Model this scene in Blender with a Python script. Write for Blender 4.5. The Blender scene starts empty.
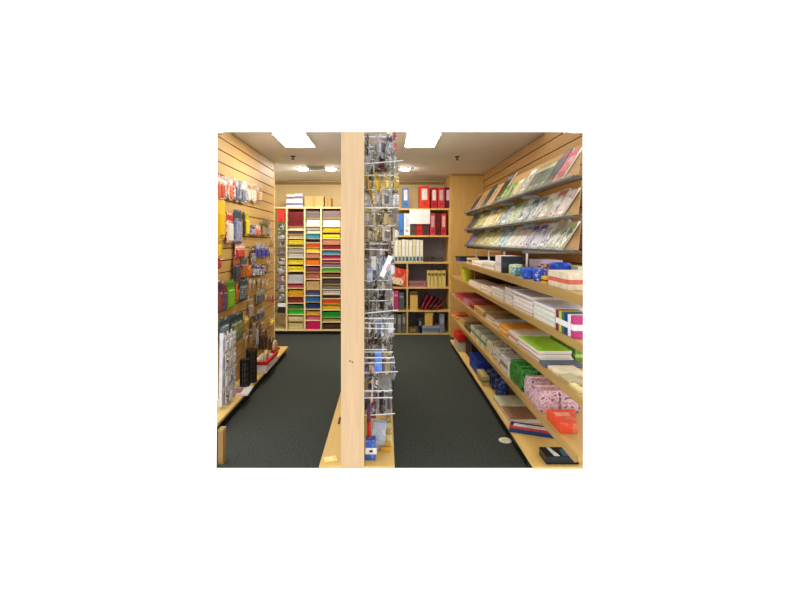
import bpy, math, random
from mathutils import Vector, Matrix, Euler
random.seed(7)
sc = bpy.context.scene
col = sc.collection
S = 0.882            # building unit -> metres
H = 1.70             # eye height in building units
F = 450.0            # focal length in pixels of the 800 px frame
CX, CY = 385.0, 241.0

# ------------------------------------------------------------ camera, world, light, exposure
cd = bpy.data.cameras.new('camera'); cam = bpy.data.objects.new('camera', cd); col.objects.link(cam)
cam.location = (0, 0, H*S); cam.rotation_euler = (math.radians(90), 0, 0)
cd.sensor_width = 36; cd.lens = F*36/800
cd.shift_x = (400-CX)/800; cd.shift_y = -(300-CY)/800
cd.clip_start = 0.05
sc.camera = cam
w = bpy.data.worlds.new('white_surround'); sc.world = w; w.use_nodes = True  # added plain white surround beyond the open front; doubles as fill light
bg = w.node_tree.nodes['Background']; bg.inputs[0].default_value = (1, 1, 1, 1); bg.inputs[1].default_value = 1.15
sc.view_settings.view_transform = 'Standard'; sc.view_settings.look = 'None'
sc.view_settings.exposure = 0.22; sc.view_settings.gamma = 1.0; sc.view_settings.use_curve_mapping = False
LAMP = 27.0          # radiance of the ceiling diffusers
LAMPC = (1.0, 0.92, 0.76)

# ------------------------------------------------------------ helpers
def lin(c):
    return tuple(((v/255)/12.92 if v/255 <= .04045 else ((v/255+.055)/1.055)**2.4) for v in c)
MC = {}
def _new(name):
    m = bpy.data.materials.new(name); m.use_nodes = True
    return m, m.node_tree.nodes, m.node_tree.links, m.node_tree.nodes['Principled BSDF']
def M(rgb, rough=.6, kind='plain', spec=.3, metal=0, scale=30, amount=.12, c2=None, c3=None, c4=None):
    key = (rgb, rough, kind, spec, metal, scale, amount, c2, c3, c4)
    if key in MC: return MC[key]
    m, n, l, b = _new('%s_%d_%d_%d' % ((kind,)+tuple(rgb)))
    b.inputs['Roughness'].default_value = rough; b.inputs['Specular IOR Level'].default_value = spec
    b.inputs['Metallic'].default_value = metal
    tc = n.new('ShaderNodeTexCoord'); mp = n.new('ShaderNodeMapping'); l.new(tc.outputs['Object'], mp.inputs[0])
    nz = n.new('ShaderNodeTexNoise'); l.new(mp.outputs[0], nz.inputs['Vector'])
    nz.inputs['Scale'].default_value = scale
    c = lin(rgb)
    rp = n.new('ShaderNodeValToRGB'); l.new(nz.outputs['Fac'], rp.inputs[0])
    if kind == 'print':
        oi = n.new('ShaderNodeObjectInfo')
        sv = n.new('ShaderNodeVectorMath'); sv.operation = 'ADD'
        ml = n.new('ShaderNodeMath'); ml.operation = 'MULTIPLY'; ml.inputs[1].default_value = 37
        l.new(oi.outputs['Random'], ml.inputs[0]); l.new(mp.outputs[0], sv.inputs[0]); l.new(ml.outputs[0], sv.inputs[1])
        l.new(sv.outputs[0], nz.inputs['Vector'])
        nz.inputs['Detail'].default_value = 3
        rp.color_ramp.interpolation = 'CONSTANT'
        cs = [x for x in (rgb, c2, c3, c4) if x]
        pos = {2: (0, .52), 3: (0, .46, .57), 4: (0, .42, .52, .6)}[len(cs)]
        e = rp.color_ramp.elements
        while len(e) < len(cs): e.new(.5)
        for i, x in enumerate(cs):
            e[i].position = pos[i]; e[i].color = lin(x)+(1,)
    else:
        e = rp.color_ramp.elements
        k = 1-amount
        e[0].position = .3; e[1].position = .7
        e[0].color = (c[0]*k, c[1]*k, c[2]*k, 1); e[1].color = tuple(min(1, v*(1+amount)) for v in c)+(1,)
        if kind == 'wood':
            mp.inputs['Scale'].default_value = (1, .12, 1) if scale != 41 else (1, 1, .08)
            nz.inputs['Detail'].default_value = 6; nz.inputs['Distortion'].default_value = .6
        if kind == 'carpet':
            nz.inputs['Detail'].default_value = 4; nz.inputs['Roughness'].default_value = .8
            e[0].position = .38; e[1].position = .62
            bp = n.new('ShaderNodeBump'); bp.inputs['Strength'].default_value = .4; bp.inputs['Distance'].default_value = .004
            l.new(nz.outputs['Fac'], bp.inputs['Height']); l.new(bp.outputs[0], b.inputs['Normal'])
    l.new(rp.outputs[0], b.inputs['Base Color'])
    if kind == 'clear':
        b.inputs['Alpha'].default_value = .28
    MC[key] = m; return m
def emis(name, rgb, s):
    m, n, l, b = _new(name)
    b.inputs['Base Color'].default_value = (.8, .8, .8, 1)
    b.inputs['Emission Color'].default_value = tuple(rgb)+(1,); b.inputs['Emission Strength'].default_value = s
    return m

class MB:
    """collects solids, links them as ONE mesh object; coordinates in building units relative to 'at'"""
    def __init__(s): s.v = []; s.f = []; s.m = []; s.mats = []
    def mi(s, m):
        if m not in s.mats: s.mats.append(m)
        return s.mats.index(m)
    def add(s, vs, fs, m):
        o = len(s.v); i = s.mi(m)
        s.v += [Vector(v) for v in vs]; s.f += [[o+k for k in f] for f in fs]; s.m += [i]*len(fs)
    def box(s, x0, y0, z0, x1, y1, z1, m, T=None):
        vs = [(x, y, z) for z in (z0, z1) for x, y in ((x0, y0), (x1, y0), (x1, y1), (x0, y1))]
        if T is not None: vs = [T @ Vector(v) for v in vs]
        s.add(vs, [(3, 2, 1, 0), (4, 5, 6, 7), (0, 1, 5, 4), (1, 2, 6, 5), (2, 3, 7, 6), (3, 0, 4, 7)], m); return s
    def prism(s, poly, z0, z1, m):
        n = len(poly)
        a = sum(poly[i][0]*poly[(i+1) % n][1]-poly[(i+1) % n][0]*poly[i][1] for i in range(n))
        if a < 0: poly = poly[::-1]
        vs = [(x, y, z0) for x, y in poly]+[(x, y, z1) for x, y in poly]
        s.add(vs, [tuple(range(n-1, -1, -1)), tuple(range(n, 2*n))]+[(i, (i+1) % n, n+(i+1) % n, n+i) for i in range(n)], m); return s
    def xprism(s, poly, x0, x1, m):      # polygon in (y,z) swept in x
        n = len(poly)
        a = sum(poly[i][0]*poly[(i+1) % n][1]-poly[(i+1) % n][0]*poly[i][1] for i in range(n))
        if a < 0: poly = poly[::-1]
        vs = [(x0, y, z) for y, z in poly]+[(x1, y, z) for y, z in poly]
        s.add(vs, [tuple(range(n-1, -1, -1)), tuple(range(n, 2*n))]+[(i, (i+1) % n, n+(i+1) % n, n+i) for i in range(n)], m); return s
    def tube(s, pts, r, m, n=6, r2=None, caps=True):
        pts = [Vector(p) for p in pts]; rings = []
        for i, p in enumerate(pts):
            d = (pts[min(i+1, len(pts)-1)]-pts[max(i-1, 0)]).normalized()
            up = Vector((0, 0, 1)) if abs(d.z) < .9 else Vector((1, 0, 0))
            a = d.cross(up).normalized(); b = a.cross(d).normalized()
            rr = r if r2 is None else r+(r2-r)*i/(len(pts)-1)
            rings.append([p+a*rr*math.cos(2*math.pi*k/n)+b*rr*math.sin(2*math.pi*k/n) for k in range(n)])
        vs = [v for g in rings for v in g]; fs = []
        for i in range(len(pts)-1):
            for k in range(n):
                fs.append((i*n+k, i*n+(k+1) % n, (i+1)*n+(k+1) % n, (i+1)*n+k))
        if caps: fs += [tuple(range(n-1, -1, -1)), tuple(range((len(pts)-1)*n, len(pts)*n))]
        s.add(vs, fs, m); return s
    def lathe(s, prof, c, m, n=14):
        vs = []; fs = []
        for r, z in prof:
            vs += [(c[0]+r*math.cos(2*math.pi*k/n), c[1]+r*math.sin(2*math.pi*k/n), c[2]+z) for k in range(n)]
        for i in range(len(prof)-1):
            for k in range(n): fs.append((i*n+k, i*n+(k+1) % n, (i+1)*n+(k+1) % n, (i+1)*n+k))
        fs += [tuple(range(n-1, -1, -1)), tuple(range((len(prof)-1)*n, len(prof)*n))]
        s.add(vs, fs, m); return s
    def build(s, name, parent=None, at=(0, 0, 0), rot=None):
        me = bpy.data.meshes.new(name); me.from_pydata([v*S for v in s.v], [], s.f)
        for m in s.mats: me.materials.append(m)
        me.polygons.foreach_set('material_index', s.m); me.update()
        o = bpy.data.objects.new(name, me); col.objects.link(o)
        o.location = Vector(at)*S
        if rot: o.rotation_euler = rot
        if parent: o.parent = parent
        return o
USED = {}
def tag(o, label, cat, group=None):
    o['label'] = label; o['category'] = cat
    if group: o['group'] = group
    USED.setdefault(label, []).append(o)
    return o
def thing(name, label, cat, at, group=None, rot=None):
    o = bpy.data.objects.new(name, None); col.objects.link(o); o.empty_display_size = .05
    o.location = Vector(at)*S
    if rot: o.rotation_euler = rot
    return tag(o, label, cat, group)
def struct(mb, name, at=(0, 0, 0)):
    o = mb.build(name, None, at); o['kind'] = 'structure'; return o
def copy_tree(o, parent=None):
    c = o.copy(); col.objects.link(c)
    if parent: c.parent = parent
    for ch in [k for k in o.children]: copy_tree(ch, c)
    return c
ORD = ['first', 'second', 'third', 'fourth', 'fifth', 'sixth', 'seventh', 'eighth', 'ninth', 'tenth', 'eleventh', 'twelfth',
       'thirteenth', 'fourteenth', 'fifteenth', 'sixteenth', 'seventeenth', 'eighteenth', 'nineteenth', 'twentieth',
       'twenty-first', 'twenty-second', 'twenty-third', 'twenty-fourth', 'twenty-fifth', 'twenty-sixth']
def at_px(px, py, Y):
    return ((px-CX)/F*Y, Y, H-(py-CY)/F*Y)
def zz(py, Y): return H-(py-CY)/F*Y
def xx(px, Y): return (px-CX)/F*Y
def yy(px, X): return X*F/(px-CX)
def clip(poly, a, b, c):                 # keep a*x+b*y<=c
    out = []
    for i in range(len(poly)):
        p, q = poly[i], poly[(i+1) % len(poly)]
        dp = a*p[0]+b*p[1]-c; dq = a*q[0]+b*q[1]-c
        if dp <= 0: out.append(p)
        if (dp < 0 < dq) or (dq < 0 < dp):
            t = dp/(dp-dq); out.append((p[0]+(q[0]-p[0])*t, p[1]+(q[1]-p[1])*t))
    return out

# ------------------------------------------------------------ materials
WALLW = M((190, 152, 88), .55, 'wood', scale=14, amount=.06)
GROOVE = M((120, 92, 48), .8)
RWALL = M((176, 134, 78), .6, 'wood', scale=14, amount=.08)
PINE = M((212, 180, 140), .5, 'wood', scale=41, amount=.07)
BOARD = M((222, 186, 110), .5, 'wood', scale=12, amount=.08)
BOARDR = M((190, 152, 86), .5, 'wood', scale=12, amount=.1)
EDGE = M((170, 136, 78), .5, 'wood', scale=12, amount=.1)
PANEL = M((212, 172, 100), .55, 'wood', scale=41, amount=.08)
PALE = M((242, 220, 168), .6, 'wood', scale=41, amount=.04)
CEIL = M((232, 230, 224), .9, scale=2, amount=.04)
CARPET = M((66, 70, 66), .95, 'carpet', scale=60, amount=.28, spec=.1)
KICK = M((22, 22, 24), .6)
CHROME = M((232, 230, 226), .3, metal=.5, amount=.02)
WHITE = M((240, 240, 238), .5, amount=.02)
PAPER = M((232, 228, 218), .7, amount=.05, scale=80)
CLEAR = M((226, 222, 214), .2, 'clear', spec=.6)
GREYB = M((156, 152, 166), .8)
BLACK = M((24, 24, 26), .45)
GREYM = M((130, 130, 130), .5)
CARD = M((208, 172, 112), .8)

ZC = 2.88; XL = -1.67; XR = 1.73; YB = 8.85
K = 183*1.0
# ------------------------------------------------------------ structure
def slab(name, low, high, z0, z1, m):
    """slab whose upper outline is 'high' and lower outline 'low' (same corner count)"""
    n = len(low); b = MB()
    b.add([(x, y, z0) for x, y in low]+[(x, y, z1) for x, y in high],
          [tuple(range(n-1, -1, -1)), tuple(range(n, 2*n))]+[(i, (i+1) % n, n+(i+1) % n, n+i) for i in range(n)], m)
    return struct(b, name)
XA = -2.3; YN = 3.37; YC = 4.875
slab('floor', [(-1.262, YN*1.03), (1.377, YN*1.03), (1.83, 4.27), (1.83, YB+.08), (XA, YB+.08), (XA, 6.9), (-1.77, 6.9), (-1.77, 4.86)],
     [(-1.262, YN), (1.377, YN), (1.83, 4.16), (1.83, YB+.08), (XA, YB+.08), (XA, 6.9), (-1.77, 6.9), (-1.77, 4.74)], -.05, 0, CARPET)
slab('ceiling', [(-1.77, YC), (1.83, YC), (1.83, YB+.08), (XA, YB+.08), (XA, 6.7), (-1.77, 6.7)],
     [(-1.77, YC*1.055), (1.83, YC*1.055), (1.83, YB+.08), (XA, YB+.08), (XA, 6.7), (-1.77, 6.7)], ZC, ZC+.06, CEIL)
# left slatwall
def slatwall(name, x0, x1, Ys, Ye, z0, z1, pitch, m, face, gm, skip=0):
    """slats proud of a backing board; face=+1 looks to +X"""
    b = MB(); t = .02
    xb0, xb1 = (x0, x1-t) if face > 0 else (x0+t, x1)
    def nearend(z):     # top corner dropped where the ceiling starts further in
        zn = H+.2422*Ys
        return Ys if z <= zn else Ys+(z-zn)/(ZC-zn)*(4.88-Ys)
    b.xprism([(Ys, z0), (Ye, z0), (Ye, z1), (nearend(z1), z1), (Ys, min(z1, H+.2422*Ys))], xb0, xb1, gm)
    k = 0; z = z0
    while z < z1-.01:
        za = z+.005; zb = min(z+pitch-.007, z1)
        xa, xc = (x1-t, x1) if face > 0 else (x0, x0+t)
        b.xprism([(nearend(za), za), (Ye, za), (Ye, zb), (nearend(zb), zb)], xa, xc, m)
        z += pitch
    ref = x1 if face > 0 else x0
    for v in b.v:                        # the near end is mitred
        if v.y < 5.0: v.y *= abs(v.x/ref)
    return struct(b, name)
slatwall('wall_left', XL-.1, XL, 4.49, 6.78, 0, ZC, .125, WALLW, 1, GROOVE)
slatwall('wall_right', XR, XR+.1, 3.94, YB, 0, ZC, .125, RWALL, -1, GROOVE)
struct(MB().box(XA, YB, 0, XR+.1, YB+.08, ZC, PALE), 'wall_back')
struct(MB().box(XA-.05, 6.85, 0, XA, YB+.08, ZC, PALE), 'wall_alcove')
struct(MB().box(XL-.06, 6.78, 0, XL+.006, 6.80, ZC, PALE), 'trim_1')
struct(MB().box(XA, YB-.05, zz(184.5, YB), 1.17, YB, zz(182.3, YB), EDGE), 'trim_2')
struct(MB().box(xx(450.8, 8.0), 7.95, 0, XR, 8.02, ZC, PANEL).box(xx(450.8, 8.0), 8.02, 0, xx(450.8, 8.0)+.03, YB, ZC, PANEL), 'wall_far_right')
struct(MB().box(xx(451.2, 8.0), 7.93, ZC-.03, XR, 7.95, ZC, EDGE), 'trim_3')

# ceiling lights, sprinklers, vent, downlights
DIFF = emis('lamp_diffuser', LAMPC, LAMP)
def troffer(x0, x1, Y1, side):
    t = thing('ceiling_light', 'long recessed fluorescent ceiling panel glowing over the %s aisle' % side, 'ceiling light', ((x0+x1)/2, 5.3, ZC), 'fluorescent ceiling panels')
    cx = (x0+x1)/2; y0 = 4.89-5.3; y1 = Y1-5.3; hw = (x1-x0)/2
    MB().box(-hw, y0, -.022, hw, y1, -.004, DIFF).build('diffuser', t)
    MB().box(-hw-.015, y0, -.016, -hw, y1, 0, WHITE).box(hw, y0, -.016, hw+.015, y1, 0, WHITE).box(-hw-.015, y1, -.016, hw+.015, y1+.015, 0, WHITE).build('frame', t)
troffer(-1.215, -.875, 5.56, 'left'); troffer(.25, .6, 5.56, 'right')
for px, py, side in ((293, 156, 'left'), (457, 156.5, 'right')):
    Y = (ZC-H)*F/(CY-py); X = xx(px, Y)
    t = thing('sprinkler', 'small dark ceiling sprinkler above the %s aisle' % side, 'sprinkler', (X, Y, ZC), 'ceiling sprinklers')
    MB().lathe([(.035, 0), (.035, -.01), (.015, -.018)], (0, 0, 0), M((70, 60, 50))).build('plate', t)
    MB().tube([(0, 0, -.01), (0, 0, -.045)], .012, M((110, 96, 80))).lathe([(.025, -.045), (.025, -.05)], (0, 0, 0), M((70, 60, 50))).build('nozzle', t)
DL = emis('downlight_glow', (1, .95, .85), 240)
for px, py, lab in ((303, 168.5, 'glowing round ceiling downlight left of the grey air vent'), (331, 168.5, 'glowing round ceiling downlight right of the grey air vent'), (405, 168.5, 'glowing round ceiling downlight over the binder shelves')):
    Y = (ZC-H)*F/(CY-py); X = xx(px, Y)
    t = thing('downlight', lab, 'downlight', (X, Y, ZC), 'round downlights')
    MB().lathe([(.10, 0), (.10, -.012), (.08, -.014)], (0, 0, 0), WHITE).build('ring', t)
    MB().lathe([(.078, -.012), (.074, -.022), (.05, -.03), (.01, -.034)], (0, 0, 0), DL).build('lens', t)
Y = 7.25; t = thing('air_vent', 'grey slatted air vent in the ceiling near the back wall', 'air vent', (xx(317.5, Y), Y, ZC))
MB().box(-.15, -.2, -.012, .15, .2, 0, M((200, 200, 196))).build('frame', t)
b = MB()
for k in range(7): b.box(-.13, -.17+k*.05, -.02, .13, -.15+k*.05, -.012, M((160, 160, 156)))
b.build('grille', t)

# ------------------------------------------------------------ back left pigeonhole unit
YF = 8.17
def rgbn(*a): return tuple(a)
t = thing('pigeonhole_unit', 'tall pale wooden pigeonhole unit filled with coloured paper, left of the post', 'shelving unit', (xx(313, YF), YF, 0))
ox = xx(313, YF)
zt = zz(208.5, YF); zb = zz(331, YF)
def part(name, b, t_, off):          # vertices written in room coordinates; part parented at t_'s origin
    for i in range(len(b.v)): b.v[i] = b.v[i]-Vector(off)
    return b.build(name, t_)
off = (ox, YF, 0)
part('back_panel', MB().box(xx(270, YF), YB-.05, 0.05, xx(362, YF), YB-.03, zt, PALE), t, off)
part('top_board', MB().box(xx(270, YF), YF, zt, xx(362, YF), YB-.03, zt+.03, PALE), t, off)
part('bottom_board', MB().box(xx(270, YF), YF, zb-.0, xx(362, YF), YB-.05, zb+.025, PALE), t, off)
part('kick_board', MB().box(xx(270, YF), YF+.04, 0, xx(362, YF), YF+.06, zb, KICK), t, off)
DIV = (286.5, 304.6, 321, 341.5)
for px in DIV+(361,):
    part('divider', MB().box(xx(px, YF)-.014, YF, zb+.025, xx(px, YF)+.014, YB-.05, zt, PALE), t, off)
cols = {
 'left': (286.5, 304.6, [(210, 226.5, 'dark red', (128, 34, 40)), (227.5, 230, 'white', (236, 226, 214)), (230.8, 234, 'charcoal', (70, 66, 72)), (235, 238, 'beige', (196, 178, 150)),
    (239.5, 244, 'bright yellow', (226, 208, 30)), (245, 247.5, 'olive', (120, 112, 50)), (248.6, 252, 'silver grey', (180, 178, 182)), (253, 257.5, 'pale grey', (206, 204, 204)), (259.5, 264, 'lemon yellow', (232, 214, 30)),
    (266, 271, 'canary yellow', (230, 214, 24)), (274, 283, 'white and grey', (200, 198, 206)), (284.6, 288, 'rose', (190, 70, 90)), (290, 296.5, 'amber', (226, 172, 24)), (298, 303, 'brick red', (150, 40, 34)),
    (305, 309, 'dark green', (46, 120, 46)), (309.8, 314.5, 'bright green', (40, 214, 50)), (316.5, 321, 'cream', (236, 220, 170)), (322.5, 329, 'pale cream', (232, 212, 150))]),
 'middle': (304.6, 321, [(210, 218, 'mauve', (136, 120, 122)), (219, 226, 'white', (248, 246, 240)), (227, 229.5, 'grey', (170, 170, 165)), (230.3, 233, 'bright white', (244, 244, 240)), (233.8, 238.5, 'turquoise', (50, 160, 190)),
    (240, 242.5, 'dark brown', (70, 34, 34)), (243, 247.3, 'orange red', (214, 84, 40)), (248, 252, 'yellow', (244, 206, 40)), (253, 257.5, 'salmon', (222, 150, 120)), (259, 265, 'orange', (240, 124, 20)),
    (267, 272, 'plum', (120, 60, 66)), (273, 279, 'dusty rose', (180, 100, 90)), (280.5, 289.5, 'beige', (206, 176, 120)), (291, 295.5, 'slate blue', (80, 90, 140)), (297, 302, 'strong blue', (24, 110, 186)),
    (303.5, 309, 'navy blue', (34, 60, 110)), (311.5, 315, 'gold', (232, 180, 60)), (316.5, 320.5, 'pink', (238, 120, 140)), (321.5, 329, 'magenta', (226, 30, 110))]),
 'right': (321, 341.5, [(210, 218, 'mauve', (150, 128, 126)), (219, 226.5, 'white', (250, 248, 240)), (228, 232, 'deep yellow', (236, 210, 24)), (234, 238.5, 'bright yellow', (246, 224, 40)), (240, 244, 'salmon pink', (232, 150, 130)),
    (245, 249.5, 'wine red', (160, 44, 56)), (251, 254.5, 'sky blue', (50, 150, 200)), (256, 259, 'crimson', (190, 30, 90)), (259.6, 262.5, 'purple', (150, 40, 120)), (264, 267.5, 'dusty violet', (150, 120, 140)), (268.5, 272, 'leaf green', (90, 200, 50)),
    (274, 277.5, 'brown', (120, 76, 50)), (279, 284, 'charcoal', (70, 66, 64)), (285, 289.5, 'stone grey', (130, 124, 112)), (291, 294.5, 'white and grey', (224, 216, 212)), (295.5, 298.5, 'black', (50, 44, 44)), (299, 304, 'vivid orange', (240, 96, 20)),
    (305.5, 310, 'sunny yellow', (240, 200, 30)), (312, 317.5, 'emerald green', (30, 170, 50)), (319, 322, 'beige', (210, 186, 130)), (324, 329, 'dark brown', (80, 56, 34))]),
}
for cname, (p0, p1, rows) in cols.items():
    for i, (ya, yb, cn, rgb) in enumerate(rows):
        z0 = zz(yb, YF); z1 = zz(ya, YF)
        last = i == len(rows)-1
        if not last:
            part('shelf', MB().box(xx(p0, YF)+.014, YF+.01, z0-.012, xx(p1, YF)-.014, YB-.05, z0, PALE if i % 2 else BOARDR), t, off)
        else: z0 = zb+.026
        hh = (z1-z0)*.90
        x0 = xx(p0, YF)+.03; x1 = xx(p1, YF)-.03; n = max(2, int(hh/.012)); mb = MB(); xm = (x0+x1)/2
        m = M(rgb, .6, amount=.18, scale=60)
        for k in range(n):
            d = random.uniform(-.008, .008); e = random.uniform(0, .02)
            mb.box(x0-xm+d, .02+e, hh*k/n, x1-xm+d, .46+e, hh*(k+.86)/n, m)
        o = mb.build('paper_stack', None, (xm, YF, z0+.001))
        tag(o, '%s paper stack in %s column of the pigeonhole unit, %s from top' % (cn, cname, ORD[i]), 'paper', 'paper stacks in the %s column' % cname)

# far-left strip of the pigeonhole unit
bx = lambda x0, x1, ya, yb, dep, m, Y=YF: (x0, x1, ya, yb, dep, m, Y)
def boxthing(name, label, cat, px0, px1, ya, yb, Y=YF, dep=.25, m=WHITE, extra=None, group=None, rot=None, parts=()):
    x0 = xx(px0, Y); x1 = xx(px1, Y); z0 = zz(yb, Y); z1 = zz(ya, Y); xm = (x0+x1)/2; hw = (x1-x0)/2; h = z1-z0
    t_ = thing(name, label, cat, (xm, Y, z0), group, rot)
    MB().box(-hw, 0, 0, hw, dep, h, m).build('body', t_)
    for (nm, u0, v0, u1, v1, mm) in parts:
        MB().box(-hw+2*hw*u0, -.006, h*v0, -hw+2*hw*u1, -.0003, h*v1, mm).build(nm, t_)
    return t_
def binder(label, px0, px1, ya, yb, rgb, lab=(238, 232, 228), Y=YF-.0, dep=.3, group=None, lean=0):
    x0 = xx(px0, Y); x1 = xx(px1, Y); z0 = zz(yb, Y); z1 = zz(ya, Y); xm = (x0+x1)/2; hw = (x1-x0)/2; h = z1-z0
    t_ = thing('ring_binder', label, 'binder', (xm, Y, z0), group, (0, lean, 0) if lean else None)
    m = M(rgb, .4)
    mb = MB().box(-hw, 0, 0, hw, .008, h, m).box(-hw, .008, 0, -hw+.008, dep, h, m).box(hw-.008, .008, 0, hw, dep, h, m)
    cv = mb.build('cover', t_)
    MB().box(-hw+.012, .02, .01, hw-.012, dep-.01, h-.02, PAPER).build('papers', t_)
    if lab: MB().box(-hw*.55, -.003, h*.38, hw*.55, -.0003, h*.88, M(lab, .6)).build('spine_label', cv)
    mb = MB(); R = min(hw*.45, .018)
    pts = [(R*math.cos(a), -.002, h*.2+R*math.sin(a)) for a in [i*math.pi/5 for i in range(11)]]
    mb.tube(pts, .004, M((60, 20, 24)), 5).build('finger_ring', cv)
    return t_
# left strip
binder('small red binder at the top of the far-left strip of the pigeonhole unit', 277.5, 284.5, 209.5, 222, (214, 58, 40), None)
z_ = 0
strip = [(223, 233, 'dark green folders', (50, 70, 50), (90, 100, 80)), (234, 241, 'silver and white', (190, 190, 186), (90, 90, 92)), (242, 247, 'black and grey', (50, 50, 54), (150, 150, 148)),
         (248.5, 256, 'grey and tan', (130, 120, 104), (70, 74, 76)), (257, 264, 'black and white', (52, 60, 66), (190, 190, 186)), (265.5, 274, 'dark teal', (60, 80, 76), (140, 140, 136)),
         (275, 283, 'pink and grey', (160, 84, 104), (110, 110, 116)), (284, 292, 'dark grey', (80, 84, 84), (160, 164, 160)), (293, 301, 'green grey', (72, 84, 72), (120, 130, 120))]
for i, (ya, yb, cn, c1, c2) in enumerate(strip):
    part('shelf', MB().box(xx(272, YF), YF+.01, zz(yb, YF)-.012, xx(286.5, YF)-.014, YB-.05, zz(yb, YF), BOARDR), t, off)
    mm = M(c1, .4, 'print', scale=22, c2=c2, c3=(200, 200, 196))
    boxthing('plastic_folder_box', '%s pack in far-left strip of the pigeonhole unit, %s from top' % (cn, ORD[i]), 'pack', 278, 284.8, ya+.8, yb, dep=.3, m=mm, parts=(('label_strip', .1, .1, .9, .35, M(c2, .5)),), group='packs in the far-left strip')
part('shelf', MB().box(xx(272, YF), YF+.01, zz(313, YF)-.012, xx(286.5, YF)-.014, YB-.05, zz(313, YF), BOARDR), t, off)
boxthing('storage_box', 'white-lidded black box low in the far-left strip of the pigeonhole unit', 'box', 278, 285.6, 303, 313, dep=.3, m=BLACK, parts=(('lid', 0, .62, 1, 1, WHITE),))
# things on top of the unit
zt2 = 207.0
def carton(label, px0, px1, ya, yb, m, Y=YF+.08, dep=.3, group=None, tape=None):
    return boxthing('cardboard_box', label, 'box', px0, px1, ya, yb, Y, dep, m, group=group, parts=(('flap_tape', .42, 0, .58, 1, tape or m),))
blueprint = M((236, 232, 230), .5, 'print', scale=14, c2=(236, 232, 230), c3=(120, 110, 170))
Y8 = YF+.08; yt = 241-(zt+.031-H)*F/Y8
for i, (a, b_, c_, d_, lb) in enumerate(((286, 294, 200.6, yt, 'lower left'), (286.6, 294, 194.4, 200.6, 'upper left'), (294.3, 302.6, 200.6, yt, 'lower right'), (294.3, 302.4, 193.6, 200.6, 'upper right'))):
    boxthing('paper_ream', 'white and violet paper ream box on top of the pigeonhole unit, %s of four' % lb, 'box', a, b_, c_, d_, Y8, .3, WHITE, group='ream boxes on the pigeonhole unit', parts=(('violet_band', 0, .3, 1, .62, M((130, 118, 176))),))
carton('large flat-topped cardboard box on top of the pigeonhole unit', 304.5, 323.5, 196, yt, CARD, tape=M((186, 150, 92)))
carton('small cardboard box at the right end on top of the pigeonhole unit', 325, 330.8, 197.5, yt, M((190, 150, 96), .8), tape=M((150, 112, 70)))

# ------------------------------------------------------------ back right unit with binders
t = thing('shelving_unit', 'wooden shelving unit holding ring binders against the back wall, right of the post', 'shelving unit', (xx(415, YF), YF, 0))
off = (xx(415, YF), YF, 0)
xl = xx(368, YF); xr_ = xx(448.9, YF)
part('back_panel', MB().box(xl, YB-.06, .05, xr_, YB-.03, zz(236, YF), GREYB), t, off)
part('upper_back_panel', MB().box(xl, YB-.06, zz(236, YF), xr_, YB-.03, zz(209, YF), PANEL), t, off)
for py in (208.3, 235.3, 262, 287, 310.3):
    part('shelf', MB().box(xl, YF, zz(py, YF)-.03, xr_, YB-.06, zz(py, YF), BOARD), t, off)
part('bottom_board', MB().box(xl, YF, zz(333.5, YF)-.03, xr_, YB-.06, zz(333.5, YF), BOARD), t, off)
part('kick_board', MB().box(xl, YF+.04, 0, xr_, YF+.06, zz(335, YF), KICK), t, off)
part('side_panel', MB().box(xr_, YF, 0, xr_+.03, YB-.03, zz(208, YF), BOARD), t, off)
part('side_panel', MB().box(xl-.03, YF, 0, xl, YB-.03, zz(208, YF), BOARD), t, off)
for a, b_ in ((262, 287), (287, 310.3), (310.3, 333.5)):
    part('divider', MB().box(xx(407.3, YF)-.012, YF, zz(b_, YF), xx(407.3, YF)+.012, YB-.06, zz(a, YF)-.03, BOARD), t, off)
Y = YF+.02
g = 'ring binders on the top board'
binder('blue ring binder with white spine label standing alone on the top board', 402.5, 408.8, 187.5, 208.2, (70, 120, 190), group=g, Y=Y)
binder('wide orange-red ring binder, leftmost of the red ones on the top board', 419.5, 429.5, 186, 208.2, (226, 58, 32), group=g, Y=Y)
binder('crimson ring binder second of the red ones on the top board', 431, 437.3, 187.5, 208.2, (190, 30, 44), group=g, Y=Y)
binder('pinkish red ring binder third of the red ones on the top board', 437.9, 444.6, 187.5, 208.2, (206, 60, 70), (214, 190, 176), group=g, Y=Y)
binder('dark burgundy ring binder with lavender label at the right end of the top board', 445.2, 450.6, 187.5, 208.2, (90, 24, 50), (220, 190, 214), group=g, Y=Y)
g = 'ring binders on the second shelf'
binder('blue ring binder on the second shelf beside a white one', 399, 403.6, 213.5, 235.2, (66, 124, 200), None, group=g, Y=Y)
binder('white ring binder partly behind the large white notice', 404, 410, 213.5, 235.2, (236, 238, 244), (210, 216, 230), group=g, Y=Y)
binder('brown ring binder directly under the notice, left of the bright red one', 410.6, 416, 214, 235.2, (96, 70, 56), None, group=g, Y=Y)
binder('bright red ring binder directly under the notice between two brown ones', 416.5, 422.3, 214, 235.2, (206, 34, 30), None, group=g, Y=Y)
binder('dark brown ring binder directly under the notice, right of the bright red one', 422.8, 429, 214, 235.2, (88, 50, 44), None, group=g, Y=Y)
binder('rose red ring binder with pink label right of the notice', 430, 435.4, 213, 235.2, (190, 60, 76), (224, 170, 176), group=g, Y=Y)
binder('deep maroon ring binder on the second shelf', 436, 440.6, 214, 235.2, (96, 16, 24), None, group=g, Y=Y)
binder('red ring binder with pink label at the right end of the second shelf', 441.2, 446.2, 213.5, 235.2, (196, 50, 56), (236, 180, 170), group=g, Y=Y)
o = MB().box(xx(409.5, Y-.03), 0, 0, xx(430, Y-.03), .006, zz(209.5, Y)-zz(224, Y), M((250, 240, 240), .6, amount=.02)).build('paper_notice', None, (0, Y-.04, zz(224, Y)))
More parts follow.
